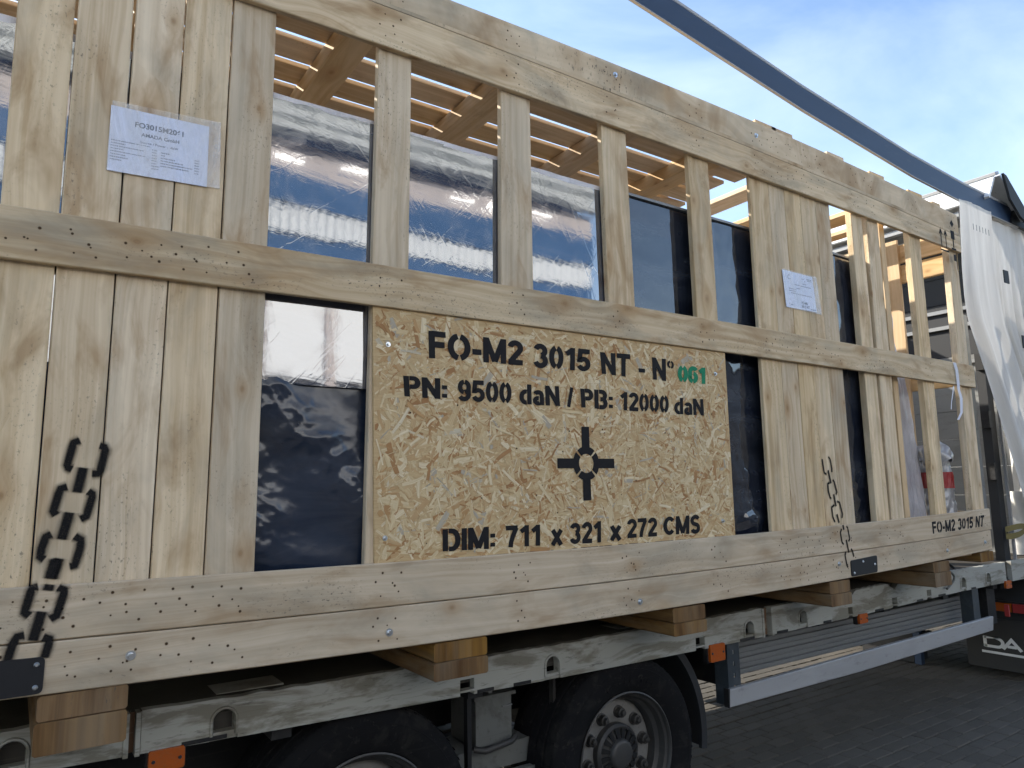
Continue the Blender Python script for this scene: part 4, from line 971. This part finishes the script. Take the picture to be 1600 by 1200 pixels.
def lathe_part(name, prof, c, m, parent, n=64, smooth=40):
    b = MB(); b.lathe(prof, c, 'y', n); return build(name, b, m, parent, smooth=smooth)
WX, WZ, WR = 2.475, -.738, .455
def make_wheel(x, far=False):
    s_ = -1 if far else 1; yf = 2.80 if far else .35
    T_ = lambda pr: [(r_, s_*h_) for r_, h_ in pr]
    c = (x, yf, WZ)
    tyre = lathe_part('wheel', T_([(.283, .012), (.290, -.004), (.300, -.010), (.330, -.022), (.365, -.030), (.398, -.030), (.400, -.027), (.425, -.020), (.443, -.004), (.4475, .004), (.449, .018), (.4535, .030), (.4535, .052), (.446, .054), (.446, .062), (.4575, .064), (.4575, .11), (.449, .112), (.449, .121), (.4585, .123), (.460, .17), (.451, .172), (.451, .182), (.4585, .184), (.4575, .25), (.449, .252), (.449, .262), (.452, .264), (.447, .32), (.425, .345), (.37, .345), (.30, .33)]), c, RUBBER, tr, 96)
    # sidewall lettering blocks and shoulder sipes
    if not far:
        m_ = MB()
        for k_ in range(2):
            for j in range(9):
                a = math.radians(62 + k_*180 + j*6.2)
                if j in (3,): continue
                for (r0_, r1_, da) in ((.338, .372, .016),):
                    vs = []
                    for yy in (yf-.0325+.001, yf-.024):
                        for rr_, aa in ((r0_, a-da), (r0_, a+da), (r1_, a+da), (r1_, a-da)):
                            vs.append((x+rr_*math.cos(aa), yy + (.004 if rr_ < .35 else 0), WZ+rr_*math.sin(aa)))
                    m_.add(vs, [(0,1,2,3),(4,5,6,7),(0,1,5,4),(1,2,6,5),(2,3,7,6),(3,0,4,7)])
        build('sidewall_blocks', m_, RUBBER, tyre, kind='stuff')
        m_ = MB()
        for j in range(60):
            a = 2*math.pi*j/60
            vs = []
            for rr_, da in ((.4485, .013), (.4515, .013)):
                for yy, sg in ((yf-.0005, -1), (yf-.0005, 1), (yf+.026, 1), (yf+.026, -1)):
                    vs.append((x+rr_*math.cos(a+sg*da), yy, WZ+rr_*math.sin(a+sg*da)))
            m_.add(vs, [(0,1,2,3),(4,5,6,7),(0,1,5,4),(1,2,6,5),(2,3,7,6),(3,0,4,7)])
        build('shoulder_blocks', m_, RUBBER, tyre, kind='stuff')
    rim = lathe_part('rim', T_([(.291, -.006), (.292, -.013), (.286, -.016), (.281, -.010), (.279, .004), (.268, .012), (.262, .045), (.245, .058), (.240, .100), (.236, .112)]), c, STEEL, tyre)
    lathe_part('wheel_disc', T_([(.240, .105), (.228, .088), (.215, .083), (.145, .083), (.132, .090), (.128, .11)]), c, RIMW, tyre)
    lathe_part('brake_drum', T_([(.20, .12), (.20, .30), (0, .30)]), c, BLACK, tyre, 24)
    if not far:
        hub = lathe_part('hub', T_([(.131, .105), (.131, .060), (.120, .048), (.112, .050), (.108, .062), (.070, .050), (.066, .030), (.058, .022), (.050, .020), (.0, .018)]), c, STEEL, tyre)
        m_ = MB()
        for j in range(16):
            a = 2*math.pi*(j+.3)/16; ca, sa = math.cos(a), math.sin(a)
            vs = []
            for rr_, hw_, yy in ((.066, .0065, .043), (.116, .0125, .049)):
                for sg in (-1, 1): vs.append((x+rr_*ca-sg*hw_*sa, yf+yy-.002, WZ+rr_*sa+sg*hw_*ca))
            m_.add([vs[0], vs[1], vs[3], vs[2]] + [(v[0], v[1]+.01, v[2]) for v in (vs[0], vs[1], vs[3], vs[2])], [(0,1,2,3),(4,5,6,7),(0,1,5,4),(1,2,6,5),(2,3,7,6),(3,0,4,7)])
        build('hub_vents', m_, VOID, tyre, kind='stuff')
        nm = None
        for j in range(10):
            a = 2*math.pi*(j+.25)/10; p = (x+.180*math.cos(a), yf+.083, WZ+.180*math.sin(a))
            m_ = MB(); m_.lathe([(0, -.050), (.012, -.048), (.015, -.034), (.0235, -.032), (.0245, -.008), (.030, -.006), (.030, .0)], p, 'y', 10)
            build('wheel_nut', m_, NUT, tyre, smooth=40)
    return tyre
make_wheel(WX); make_wheel(WX-1.325); make_wheel(WX-2.65)
for k_ in range(3): make_wheel(WX-1.325*k_, True)
for k_ in range(3):
    b = MB(); b.lathe([(0, .3), (.07, .3), (.07, 2.2), (0, 2.2)], (WX-1.325*k_, .35, WZ), 'y', 14); build('axle', b, BLACK, tr)
# mudguard sweeping down behind the front axle
def arcstrip(cx, cz, r_, a0, a1, y0, y1, th, n=18):
    vs = []
    for i in range(n+1):
        a = math.radians(a0+(a1-a0)*i/n)
        for rr_ in (r_, r_+th):
            for yy in (y0, y1): vs.append((cx+rr_*math.cos(a), yy, cz+rr_*math.sin(a)))
    fs = []
    for i in range(n):
        p = i*4; q_ = p+4; fs += [(p, p+1, q_+1, q_), (p+2, q_+2, q_+3, p+3), (p, q_, q_+2, p+2), (p+1, p+3, q_+3, q_+1)]
    fs += [(0, 2, 3, 1), (n*4, n*4+1, n*4+3, n*4+2)]
    return vs, fs
b = MB(); b.add(*arcstrip(WX-.01, WZ-.0, .585, 66, -8, .40, .74, .022)); build('mudguard', b, FLAP, tr, smooth=40)
b = MB(); b.add(*arcstrip(WX-.01, WZ-.0, .575, 66, -9, .385, .405, .040)); build('mudguard_rim', b, FLAP, tr, smooth=40)

# grey control cabinet between the wheels
cab = MB(); cab.box(1.745, 1.935, .52, .74, -.60, -.40); o = build('control_box', cab, GREYBOX, tr)
b = MB(); b.box(1.73, 1.95, .505, .75, -.400, -.385); build('lid', b, GREYBOX, o)
b = MB(); b.tube([(1.725, .50, -.595), (1.76, .47, -.60), (1.90, .47, -.585), (1.935, .49, -.575)], .014, 10); build('handle', b, STEEL, o, smooth=60)
b = MB(); b.box(1.82, 1.84, .53, .55, -.386, -.33); b.box(1.88, 1.93, .5035, .512, -.445, -.441); build('clip', b, ALU, o)
b = MB(); b.box(1.66, 2.04, .53, .76, -.71, -.61); build('support_tray', b, GREYBOX, tr)
b = MB(); b.box(1.62, 2.08, .47, .50, -.735, -.712); b.box(1.62, 2.08, .445, .475, -.765, -.745); build('tray_rail', b, GREYBOX, tr)
b = MB(); b.box(1.655, 1.675, .44, .47, -.78, -.32); build('tray_hanger', b, BLACK, tr)
b = MB(); b.box(2.115, 2.130, .44, .47, -.72, -.32); build('tray_hanger', b, BLACK, tr)

# side marker lamps
for i, (p, q_) in enumerate(DATA['lamps']):
    x0, x1 = p[0], q_[0]; z1, z0 = p[1], q_[1]
    if i == 0: z0, z1 = -.336, -.272
    m_ = MB(); m_.box(x0-.006, x1+.006, YF+.004, YF+.03, z0-.006, z1+.006); o = build('marker_lamp', m_, BLACK, tr)
    m_ = MB(); m_.prism([(x0+.004, z0), (x1-.004, z0), (x1, z0+.006), (x1, z1-.006), (x1-.004, z1), (x0+.004, z1), (x0, z1-.006), (x0, z0+.006)], [], YF-.012, YF+.005); build('lens', m_, AMBER, o)
    for xx in (x0+.014, x1-.014):
        m_ = MB(); m_.lathe([(0, -.003), (.005, -.003), (.006, 0)], (xx, YF-.012, (z0+z1)/2), 'y', 8); build('lens_screw', m_, FLAP, o)
# side guard
G_ = DATA['guard']
b = MB(); b.plank([((G_[0][1][0], YF, G_[0][1][1]), (G_[0][0][0], YF, G_[0][0][1])), ((G_[1][1][0], YF, G_[1][1][1]), (G_[1][0][0], YF, G_[1][0][1])), ((G_[2][1][0], YF, G_[2][1][1]), (G_[2][0][0], YF, G_[2][0][1]))], (0, .03, 0), .004)
build('side_guard_rail', b, ALU_L, tr)
b = MB(); b.box(G_[0][0][0]-.012, G_[0][0][0], YF+.002, YF+.034, G_[0][1][1]-.002, G_[0][0][1]+.004); build('guard_end_cap', b, BLACK, tr)
GUARD = worn_paint('dark_guard_post', (0.035, 0.045, 0.055), (0.07, 0.08, 0.09), 0.5, (5, 5), 0.5)
for x0 in (3.205, 6.02):
    zb = -.64 if x0 < 4 else -.60
    hs = [[(x0+.045, z_), (x0+.060, z_), (x0+.060, z_+.022), (x0+.045, z_+.022)] for z_ in (-.56, -.50, -.44, -.38)] if x0 < 4 else []
    b = MB(); b.prism([(x0+.02, zb), (x0+.10, zb), (x0+.10, zB(x0)), (x0+.02, zB(x0))], hs, YF+.031, YF+.036); b.box(x0, x0+.02, YF+.031, YF+.12, zb, zB(x0)); build('guard_post', b, GUARD, tr)
# rack of spare drop-side boards under the deck
o = None
for j in range(6):
    z0 = -.565 + j*.0300
    b = MB(); yy = .52 + (.004 if j % 2 else 0)
    b.plank([((3.42+.02*(j % 2), yy, z0), (3.42+.02*(j % 2), yy, z0+.0280)), ((6.45-.03*(j % 3), yy, z0+j*.003-.015), (6.45-.03*(j % 3), yy, z0+j*.003+.015))], (0, .36, 0), .004); build('spare_side_board', b, ALU, tr)
b = MB(); b.box(3.28, 3.40, .46, .86, -.57, -.30); build('rack_end_box', b, BLACK, tr)
for j in range(3):
    b = MB(); b.box(3.276, 3.30, .40, .47, -.60+.07*j, -.555+.07*j); build('rack_latch', b, GREYBOX, tr)
b = MB(); b.box(6.46, 6.60, .42, .9, -.62, -.27); build('rack_end_box', b, BLACK, tr)
# landing leg seen beyond the guard
b = MB(); b.box(7.04, 7.10, 1.28, 1.34, -1.168, -.3); build('landing_leg', b, BLUE, tr)

# blue roof rail
B_ = DATA['beam']; pts = [(tuple(a), tuple(c)) for a, c in B_]
(x0, z0), (x1, z1) = B_[0][0], B_[0][1]
ext = (( -2.8, z0 + (x0+2.8)*.10), (-2.8, z1 + (x0+2.8)*.10))
pts = [ext] + pts + [((9.3, 2.83), (9.3, 2.985))]
b = MB(); b.plank([((p[0], .26, p[1]), (p[0], .26, q_[1])) for p, q_ in pts], (0, .022, 0), .004); rr = build('roof_rail', b, BLUE, tr)
b = MB(); b.plank([((p[0], .252, p[1]-.010), (p[0], .252, p[1]-.002)) for p, q_ in pts], (0, .018, 0), .002); build('rail_lip', b, CAP, rr)
b = MB(); b.plank([((p[0], .262, q_[1]+.002), (p[0], .262, q_[1]+.026)) for p, q_ in pts], (0, .10, 0), .003); build('rail_cap', b, CAP, rr)
b = MB(); b.plank([((p[0], 2.78, p[1]), (p[0], 2.78, q_[1])) for p, q_ in [((5.9, 2.84), (5.9, 3.0)), ((9.3, 2.83), (9.3, 2.985))]], (0, .06, 0), .006); build('roof_rail', b, BLUE, tr)
# headboard of boards, pillar and straps
XB = 7.45
for j in range(11):
    z0 = -.15 + j*.265
    b = MB(); b.bar((XB+rnd.uniform(0, .006), .34, z0), (XB, 2.8, z0), (0, 0, .263), (.04, 0, 0), .003); build('headboard_panel', b, BULK if z0 < 1.70 else FLAP, tr)
for z0 in (1.98, 2.14, 1.62):
    b = MB(); b.box(XB-.03, XB-.002, .34, 2.8, z0, z0+.035); build('headboard_bar', b, ALU, tr)
for x0, x1, y0 in ((6.72, 6.82, .36), (8.9, 9.0, .36), (6.72, 6.82, 2.70)):
    b = MB(); b.box(x0, x1, y0, y0+.07, -.25, 2.88); pp = build('side_pillar', b, FLAP, tr)
    if y0 < 1:
        for z0 in (1.44, .95, .52):
            b = MB(); b.box(x0-.045, x0-.002, y0-.012, y0+.05, z0, z0+.14); build('pillar_lock', b, BLACK, pp)
b = MB(); b.box(6.84, 6.862, .33, .35, -.2, 2.7); build('pillar_edge', b, ALU_L, tr)
b = MB(); b.bar((6.50, .39, -.02), (6.50, .39, 1.9), (.07, 0, 0), (0, .06, 0)); build('inner_post', b, BULK, tr)
# lit white side panel by the headboard
PAN = worn_paint('white_grp_panel', (0.66, 0.65, 0.61), (0.5, 0.48, 0.44), 0.4, (3, 3), 0.4, dirt=(0.45, 0.43, 0.4))
def panf(u, v):
    z = .22 + 1.9*v; return (7.12 + .12*math.sin(u*2.2) , .36 + .5*u*0 - .30 + .42*u, z)
b = MB(); b.grid(10, 20, lambda u, v: (7.02 + .30*u, .30 + .16*math.sin(u*1.5), .25+1.7*v + .04*math.sin(u*5))); build('corner_panel', b, PAN, tr, smooth='all', recalc=False)
# rolled curtain hem hanging low beside the pillar, printed
def roll(u, v):
    a = u*2*math.pi; z = -.10 + .52*v; rr_ = .11 + .012*math.sin(a*3+v*4) + .01*math.sin(v*9)
    return (7.08 + rr_*math.cos(a)*1.35, .32 + rr_*math.sin(a)*.8, z)
b = MB(); b.grid(40, 14, roll); b.v = list(b.v); build('rolled_curtain', b, CLOTH, tr, smooth='all')
b = MB()
for j, z0 in enumerate((.30, .20, .10, .0)):
    for i in range(3):
        a0 = -1.9 + i*.28
        vs = []
        for a, z in ((a0, z0), (a0+.2, z0), (a0+.2, z0+.028), (a0, z0+.028)):
            vs.append((7.08 + .127*math.cos(a)*1.35, .32+.127*math.sin(a)*.8 - .003, z))
        b.add(vs, [(0, 1, 2, 3)])
build('curtain_print', b, INK, tr, recalc=False)
b = MB()
for k_ in range(2):
    b.grid(14, 1, lambda u, v: (6.55 + .42*u, .27 - .02*math.sin(u*3), .10 + .045*v + (.10*u*u - .03*u if k_ else .02*math.sin(u*3)) - .05*k_))
build('ratchet_strap', b, YSTRAP, tr, smooth='all', recalc=False)
# dirt hose on deck end
b = MB(); b.tube([(5.55+.09*math.sin(t*.25)*1.0, .27, -.11-.13*t/14) for t in range(15)], .008, 8); build('hose', b, GREYBOX, tr, smooth=60)
b = MB(); b.tube([(5.30+.30*i/8, .25, -.10 + .055*math.sin(math.pi*i/8)) for i in range(9)], .010, 8); build('hose', b, FLAP, tr, smooth=60)

# gathered curtain
xl = [(2.72, 6.19), (2.5, 6.17), (2.2, 6.15), (1.98, 6.15), (1.80, 6.17), (1.40, 6.36), (1.05, 6.53), (.7, 6.69), (.35, 6.83), (-.05, 6.98)]
def interp(z):
    for (za, xa), (zb_, xb) in zip(xl, xl[1:]):
        if zb_ <= z <= za: return xa + (xb-xa)*(za-z)/(za-zb_)
    return xl[-1][1]
def curtain(x_off, w_top, w_bot, ph, ybase, folds, ztop=2.80, z0=-.05, sgn=1):
    def fn(u, v):
        z = ztop + (z0-ztop)*v
        x0 = interp(min(z, 2.72)) + x_off; wd = w_top + (w_bot-w_top)*v
        uu = u + .05*math.sin(u*7+ph)*(1-v)
        f_ = math.sin(uu*folds*2*math.pi + ph + 1.2*math.sin(v*2.0+ph)); g2 = math.sin(uu*folds*4.3*math.pi + ph*2)
        am = (.045 if folds < 3 else .075)*(.55+.45*math.sin(u*5+ph+1))*(.35+.65*min(1, v*5))
        if u < .30: am *= .35 + 2.1*u
        y = ybase + sgn*(am*f_ + .012*g2*min(1, v*3)) + .008*noise.noise(Vector((u*6+ph, v*4, 0)))
        return (x0 + wd*uu + .018*f_, y, z)
    b = MB(); b.grid(170, 90, fn); return b
build('curtain', curtain(0, .56, .62, .4, .20, 1.3), CLOTH, tr, smooth='all', recalc=False)
build('curtain', curtain(.66, 1.5, 1.6, 2.4, .285, 7), CLOTH, tr, smooth='all', recalc=False)
build('curtain', curtain(-.30, 2.6, 2.4, 1.0, 2.93, 11, sgn=-1), CLOTH, tr, smooth='all', recalc=False)  # unseen far-side curtain, added and sized to keep sun off the headboard
# hem with stitches
b = MB()
for x in [6.28+.055*i for i in range(6)]: b.box(x, x+.005, .150, .153, 2.53, 2.58)
build('curtain_stitches', b, ALU, tr, kind='stuff')
for x, z in ((6.76, 2.16), (6.98, 1.62), (7.3, 1.95)):
    b = MB(); b.box(x, x+.09, .150, .158, z, z+.11); build('curtain_strap_pad', b, FLAP, tr)

# folded sliding roof
ROOFM = worn_paint('white_roof_sheet', (0.70, 0.71, 0.71), (0.4, 0.4, 0.4), 0.4, (6, 6), 0.35, dirt=(0.45, 0.45, 0.44), thr=.68)
def sheet(name, p0, p1, m, th=.025, y0=.18, y1=2.95, c=.004):
    d = Vector((p1[0]-p0[0], 0, p1[1]-p0[1])); n_ = Vector((-d.z, 0, d.x)).normalized()*th
    b = MB(); b.plank([((p0[0], y0, p0[1]), (p1[0], y0, p1[1])), ((p0[0], y1, p0[1]), (p1[0], y1, p1[1]))], n_, c); return build(name, b, m, tr)
sheet('roof_panel', (6.84, 2.945), (6.99, 3.165), ROOFM, y0=.22)
sheet('roof_panel_edge', (6.955, 3.175), (7.03, 3.20), CAP, .03, .20)
sheet('roof_panel', (7.04, 3.19), (7.50, 2.86), ROOFM, y0=.20)
sheet('roof_bow', (6.87, 2.87), (6.93, 2.87), ALU, .05, .30)
sheet('roof_bow', (7.12, 2.90), (7.22, 2.88), ALU, .05, .30)
b = MB(); b.prism([(7.03, 3.20), (7.09, 3.19), (7.60, 2.82), (7.55, 2.78), (7.30, 2.85), (7.12, 2.98)], [], .165, .185); build('fold_bracket', b, FLAP, tr)
b = MB(); b.prism([(6.86, 2.93), (6.99, 3.13), (7.05, 3.13), (7.18, 2.93)], [], .30, .315); build('fold_gusset', b, GREYBOX, tr)
sheet('roof_panel', (7.58, 2.88), (7.98, 3.12), ROOFM, y0=.2)
sheet('roof_panel', (8.02, 3.13), (8.40, 2.88), ROOFM, y0=.2)
b = MB(); b.prism([(7.72, 2.90), (7.98, 3.10), (8.10, 3.08), (7.98, 2.80)], [], .165, .185); build('fold_bracket', b, GREYBOX, tr)
b = MB(); b.prism([(7.30, 2.82), (7.75, 2.80), (7.72, 2.96), (7.40, 3.0)], [], .24, .27); build('roller_carriage', b, BLACK, tr)

# ---------------------------------------------------------------- tractor unit ahead
tu = thing('tractor_unit', (9.0, 1.57, -1.2), 'dark tractor unit with a lettered mud flap, coupled ahead of the trailer', 'truck')
b = MB(); b.box(7.02, 7.04, .10, .86, -1.08, -.66); fl_o = build('mud_flap', b, FLAP, tu)
lb = MB(); xx = 0; H9 = .088
for ch, y0 in (('D', .715), ('A', .575), ('F', .405)):
    if ch == 'D': st = [[(.06, 0), (.06, 1)], [(.0, .9), (1.0, .9)] + arc(.95, .5, .42, .40, 90, -90, 10) + [(0, .1)]]
    elif ch == 'A': st = [[(.02, 0), (.68, .93), (1.34, 0)], [(.35, .28), (1.0, .28)]]
    else: st = [[(.1, 0), (.1, 1)], [(0, .9), (1.2, .9)], [(0, .48), (1.05, .48)]]
    for s_ in st:
        Lf, Rt = ribbon(s_, .13); k_ = len(Lf)
        lb.add([(7.0185, y0 - p[0]*.105, -.905 + p[1]*H9) for p in Lf+Rt], [(i, i+1, k_+i+1, k_+i) for i in range(k_-1)])
lb.add([(7.0185, .74, -.955), (7.0185, .13, -.955), (7.0185, .13, -.935), (7.0185, .74, -.935)], [(0, 1, 2, 3)])
build('flap_lettering', lb, WHITE, fl_o, recalc=False)
for x in (7.60,):
    for far in (False, True):
        yf = 2.75 if far else .34; s_ = -1 if far else 1
        b = MB(); b.lathe([(.29, 0), (.33, -.02*s_), (.40, -.03*s_), (.46, 0), (.475, .02*s_), (.475, .55*s_), (.40, .57*s_), (.29, .56*s_)], (x, yf, -.715), 'y', 48); t_ = build('drive_wheel', b, RUBBER, tu, smooth=40)
        b = MB(); b.lathe([(.291, .0), (.28, .01*s_), (.25, .12*s_), (.20, .16*s_), (.12, .08*s_), (0, .07*s_)], (x, yf, -.715), 'y', 32); build('rim', b, STEEL, t_, smooth=40)
b = MB(); b.box(6.95, 12.0, .85, 1.0, -.70, -.42); b.box(6.95, 12.0, 2.1, 2.25, -.70, -.42); build('frame_rails', b, BLACK, tu)
b = MB(); b.box(7.05, 7.30, 1.35, 1.85, -1.16, -.74); b.tube([(7.1, 1.2, -.9), (7.1, 1.5, -1.0), (7.2, 1.9, -.9)], .05); build('rear_crossmember', b, BLACK, tu)
b = MB(); b.box(6.99, 7.02, .30, .62, -.60, -.50); tl_o = build('tail_lamp', b, BLACK, tu)
b = MB(); b.box(6.975, 6.99, .46, .60, -.585, -.515); build('lens', b, AMBER, tl_o)
b = MB(); b.box(6.975, 6.99, .31, .45, -.585, -.515); build('lens', b, RED, tl_o)
b = MB(); b.box(6.60, 6.62, .33, .36, -.56, -.47); build('red_marker', b, RED, tr)
b = MB(); b.add(*arcstrip(7.60, -.715, .53, 5, 175, .30, .92, .02)); build('drive_mudguard', b, FLAP, tu, smooth=40)
cabp = [(9.6, -.75), (9.6, 2.45), (9.9, 2.62), (11.3, 2.55), (11.75, 1.5), (11.85, .3), (11.85, -.8)]
b = MB(); b.prism(cabp, [], .35, 2.8); cb = build('cab_body', b, WCAB, tu)
b = MB(); b.prism([(10.6, 1.0), (10.6, 1.75), (11.45, 1.70), (11.62, 1.0)], [], .340, .352); build('side_window', b, PLATE, cb)
b = MB(); b.prism([(10.3, -.6), (10.3, 1.9), (10.315, 1.9), (10.315, -.6)], [], .342, .352); build('door_seam', b, FLAP, cb)
for far in (False, True):
    yf = 2.72 if far else .36; s_ = -1 if far else 1
    b = MB(); b.lathe([(.29, 0), (.40, -.03*s_), (.475, .02*s_), (.475, .30*s_), (.29, .3*s_)], (11.1, yf, -.715), 'y', 40); t_ = build('steer_wheel', b, RUBBER, tu, smooth=40)
    b = MB(); b.lathe([(.291, .0), (.22, .05*s_), (.12, .0), (0, .0)], (11.1, yf, -.715), 'y', 32); build('rim', b, STEEL, t_, smooth=40)

# ---------------------------------------------------------------- the warehouse across the yard (seen mirrored in the film)
YW = -12.0
wh = thing('warehouse', (4.0, YW-4, -1.2), 'blue and white corrugated warehouse across the yard, seen only mirrored in the wrap', 'building')
FB = worn_paint('blue_facade_sheet', (0.055, 0.125, 0.26), (0.05, 0.1, 0.2), 0.3, (.3, .3), 0.5, dirt=(0.08, 0.14, 0.24))
FW = mat('white_corrugated_sheet', (0.66, 0.69, 0.72), 0.5)
FG = mat('grey_corrugated_sheet', (0.52, 0.54, 0.54), 0.5)
FP = mat('beige_soffit', (0.52, 0.47, 0.46), 0.6)
FD = mat('dark_gate_opening', (0.02, 0.024, 0.03), 0.7)
FWW = mat('white_wall_panel', (0.90, 0.91, 0.92), 0.5)
def corr(x0, x1, z0, z1, y, pitch, amp, m, name, vertical=True):
    b = MB()
    n_ = int(((x1-x0) if vertical else (z1-z0))/pitch*4)
    pr = [0, amp, amp, 0]
    vs = []
    for i in range(n_+1):
        if vertical:
            x = x0+(x1-x0)*i/n_; vs += [(x, y+pr[i % 4], z0), (x, y+pr[i % 4], z1)]
        else:
            z = z0+(z1-z0)*i/n_; vs += [(x0, y+pr[i % 4], z), (x1, y+pr[i % 4], z)]
    b.add(vs, [(2*i, 2*i+1, 2*i+3, 2*i+2) for i in range(n_)])
    return build(name, b, m, wh, recalc=False)
WX0, WX1 = -14.0, 12.6
corr(WX0, WX1, 5.80, 6.42, YW, .20, .07, FW, 'white_cladding')
corr(WX0, WX1, 7.82, 9.3, YW+.3, .36, .13, FG, 'grey_cladding', False)
for nm, z0, z1, y, m in (('blue_band', 5.2, 5.80, YW-.02, FB), ('blue_fascia', 6.42, 7.14, YW+.10, FB), ('soffit_band', 7.14, 7.82, YW+.05, FP), ('dark_gate', -1.2, 2.77, YW-.3, FD)):
    b = MB(); b.box(WX0, WX1, y-.2, y, z0, z1); build(nm, b, m, wh)
for x0, x1 in ((-13, -9.5), (-8.6, -5), (-4.1, -.6), (.3, 3.85), (4.0, 5.15), (5.45, 7.4), (8.0, 10.4), (10.9, 12.5)):
    b = MB(); b.box(x0, x1, YW-.22, YW-.02, 2.78, 5.19); build('wall_panel', b, FWW, wh)
b = MB(); b.box(WX0, WX1, YW-.4, YW-.24, 2.72, 5.21); build('panel_frame', b, FP, wh)
LAMP = mat('lit_tube_lamp', (1, 1, 1), 0.5); LAMP.node_tree.nodes['Principled BSDF'].inputs['Emission Color'].default_value = (1, .97, .9, 1); LAMP.node_tree.nodes['Principled BSDF'].inputs['Emission Strength'].default_value = 2.2
for x, z in ((4.0, 7.40), (5.45, 7.48), (8.3, 7.42), (9.3, 7.40), (10.6, 7.45), (1.5, 7.4)):
    b = MB(); b.box(x, x+.62, YW+.051, YW+.10, z, z+.06); build('tube_lamp', b, LAMP, wh)
b = MB(); b.box(WX0, WX1, YW-8, YW-.5, -1.2, 9.2); build('hall', b, FB, wh)

# unseen hall added beyond the warehouse, blocking low sky in the film reflections
dh = thing('sky_block_hall', (28.0, -16, -1.2), 'unseen low dark hall added past the end of the warehouse to block low sky from the reflections', 'building')
DW = mat('dark_hall_wall', (0.045, 0.055, 0.07), 0.7); DR = mat('dark_hall_roof', (0.06, 0.062, 0.065), 0.7)
b = MB(); b.box(14.0, 48.0, -22, -14.2, -1.2, 4.4); build('wall', b, DW, dh)
b = MB(); b.bar((13.8, -14.0, 4.42), (48.2, -14.0, 4.42), (0, -8.2, 0), (0, 0, .25)); build('roof', b, DR, dh)
for x in (17.0, 24.0, 31.0, 38.0):
    b = MB(); b.box(x, x+4, -14.18, -14.10, -1.2, 2.6); build('door', b, STEEL, dh)
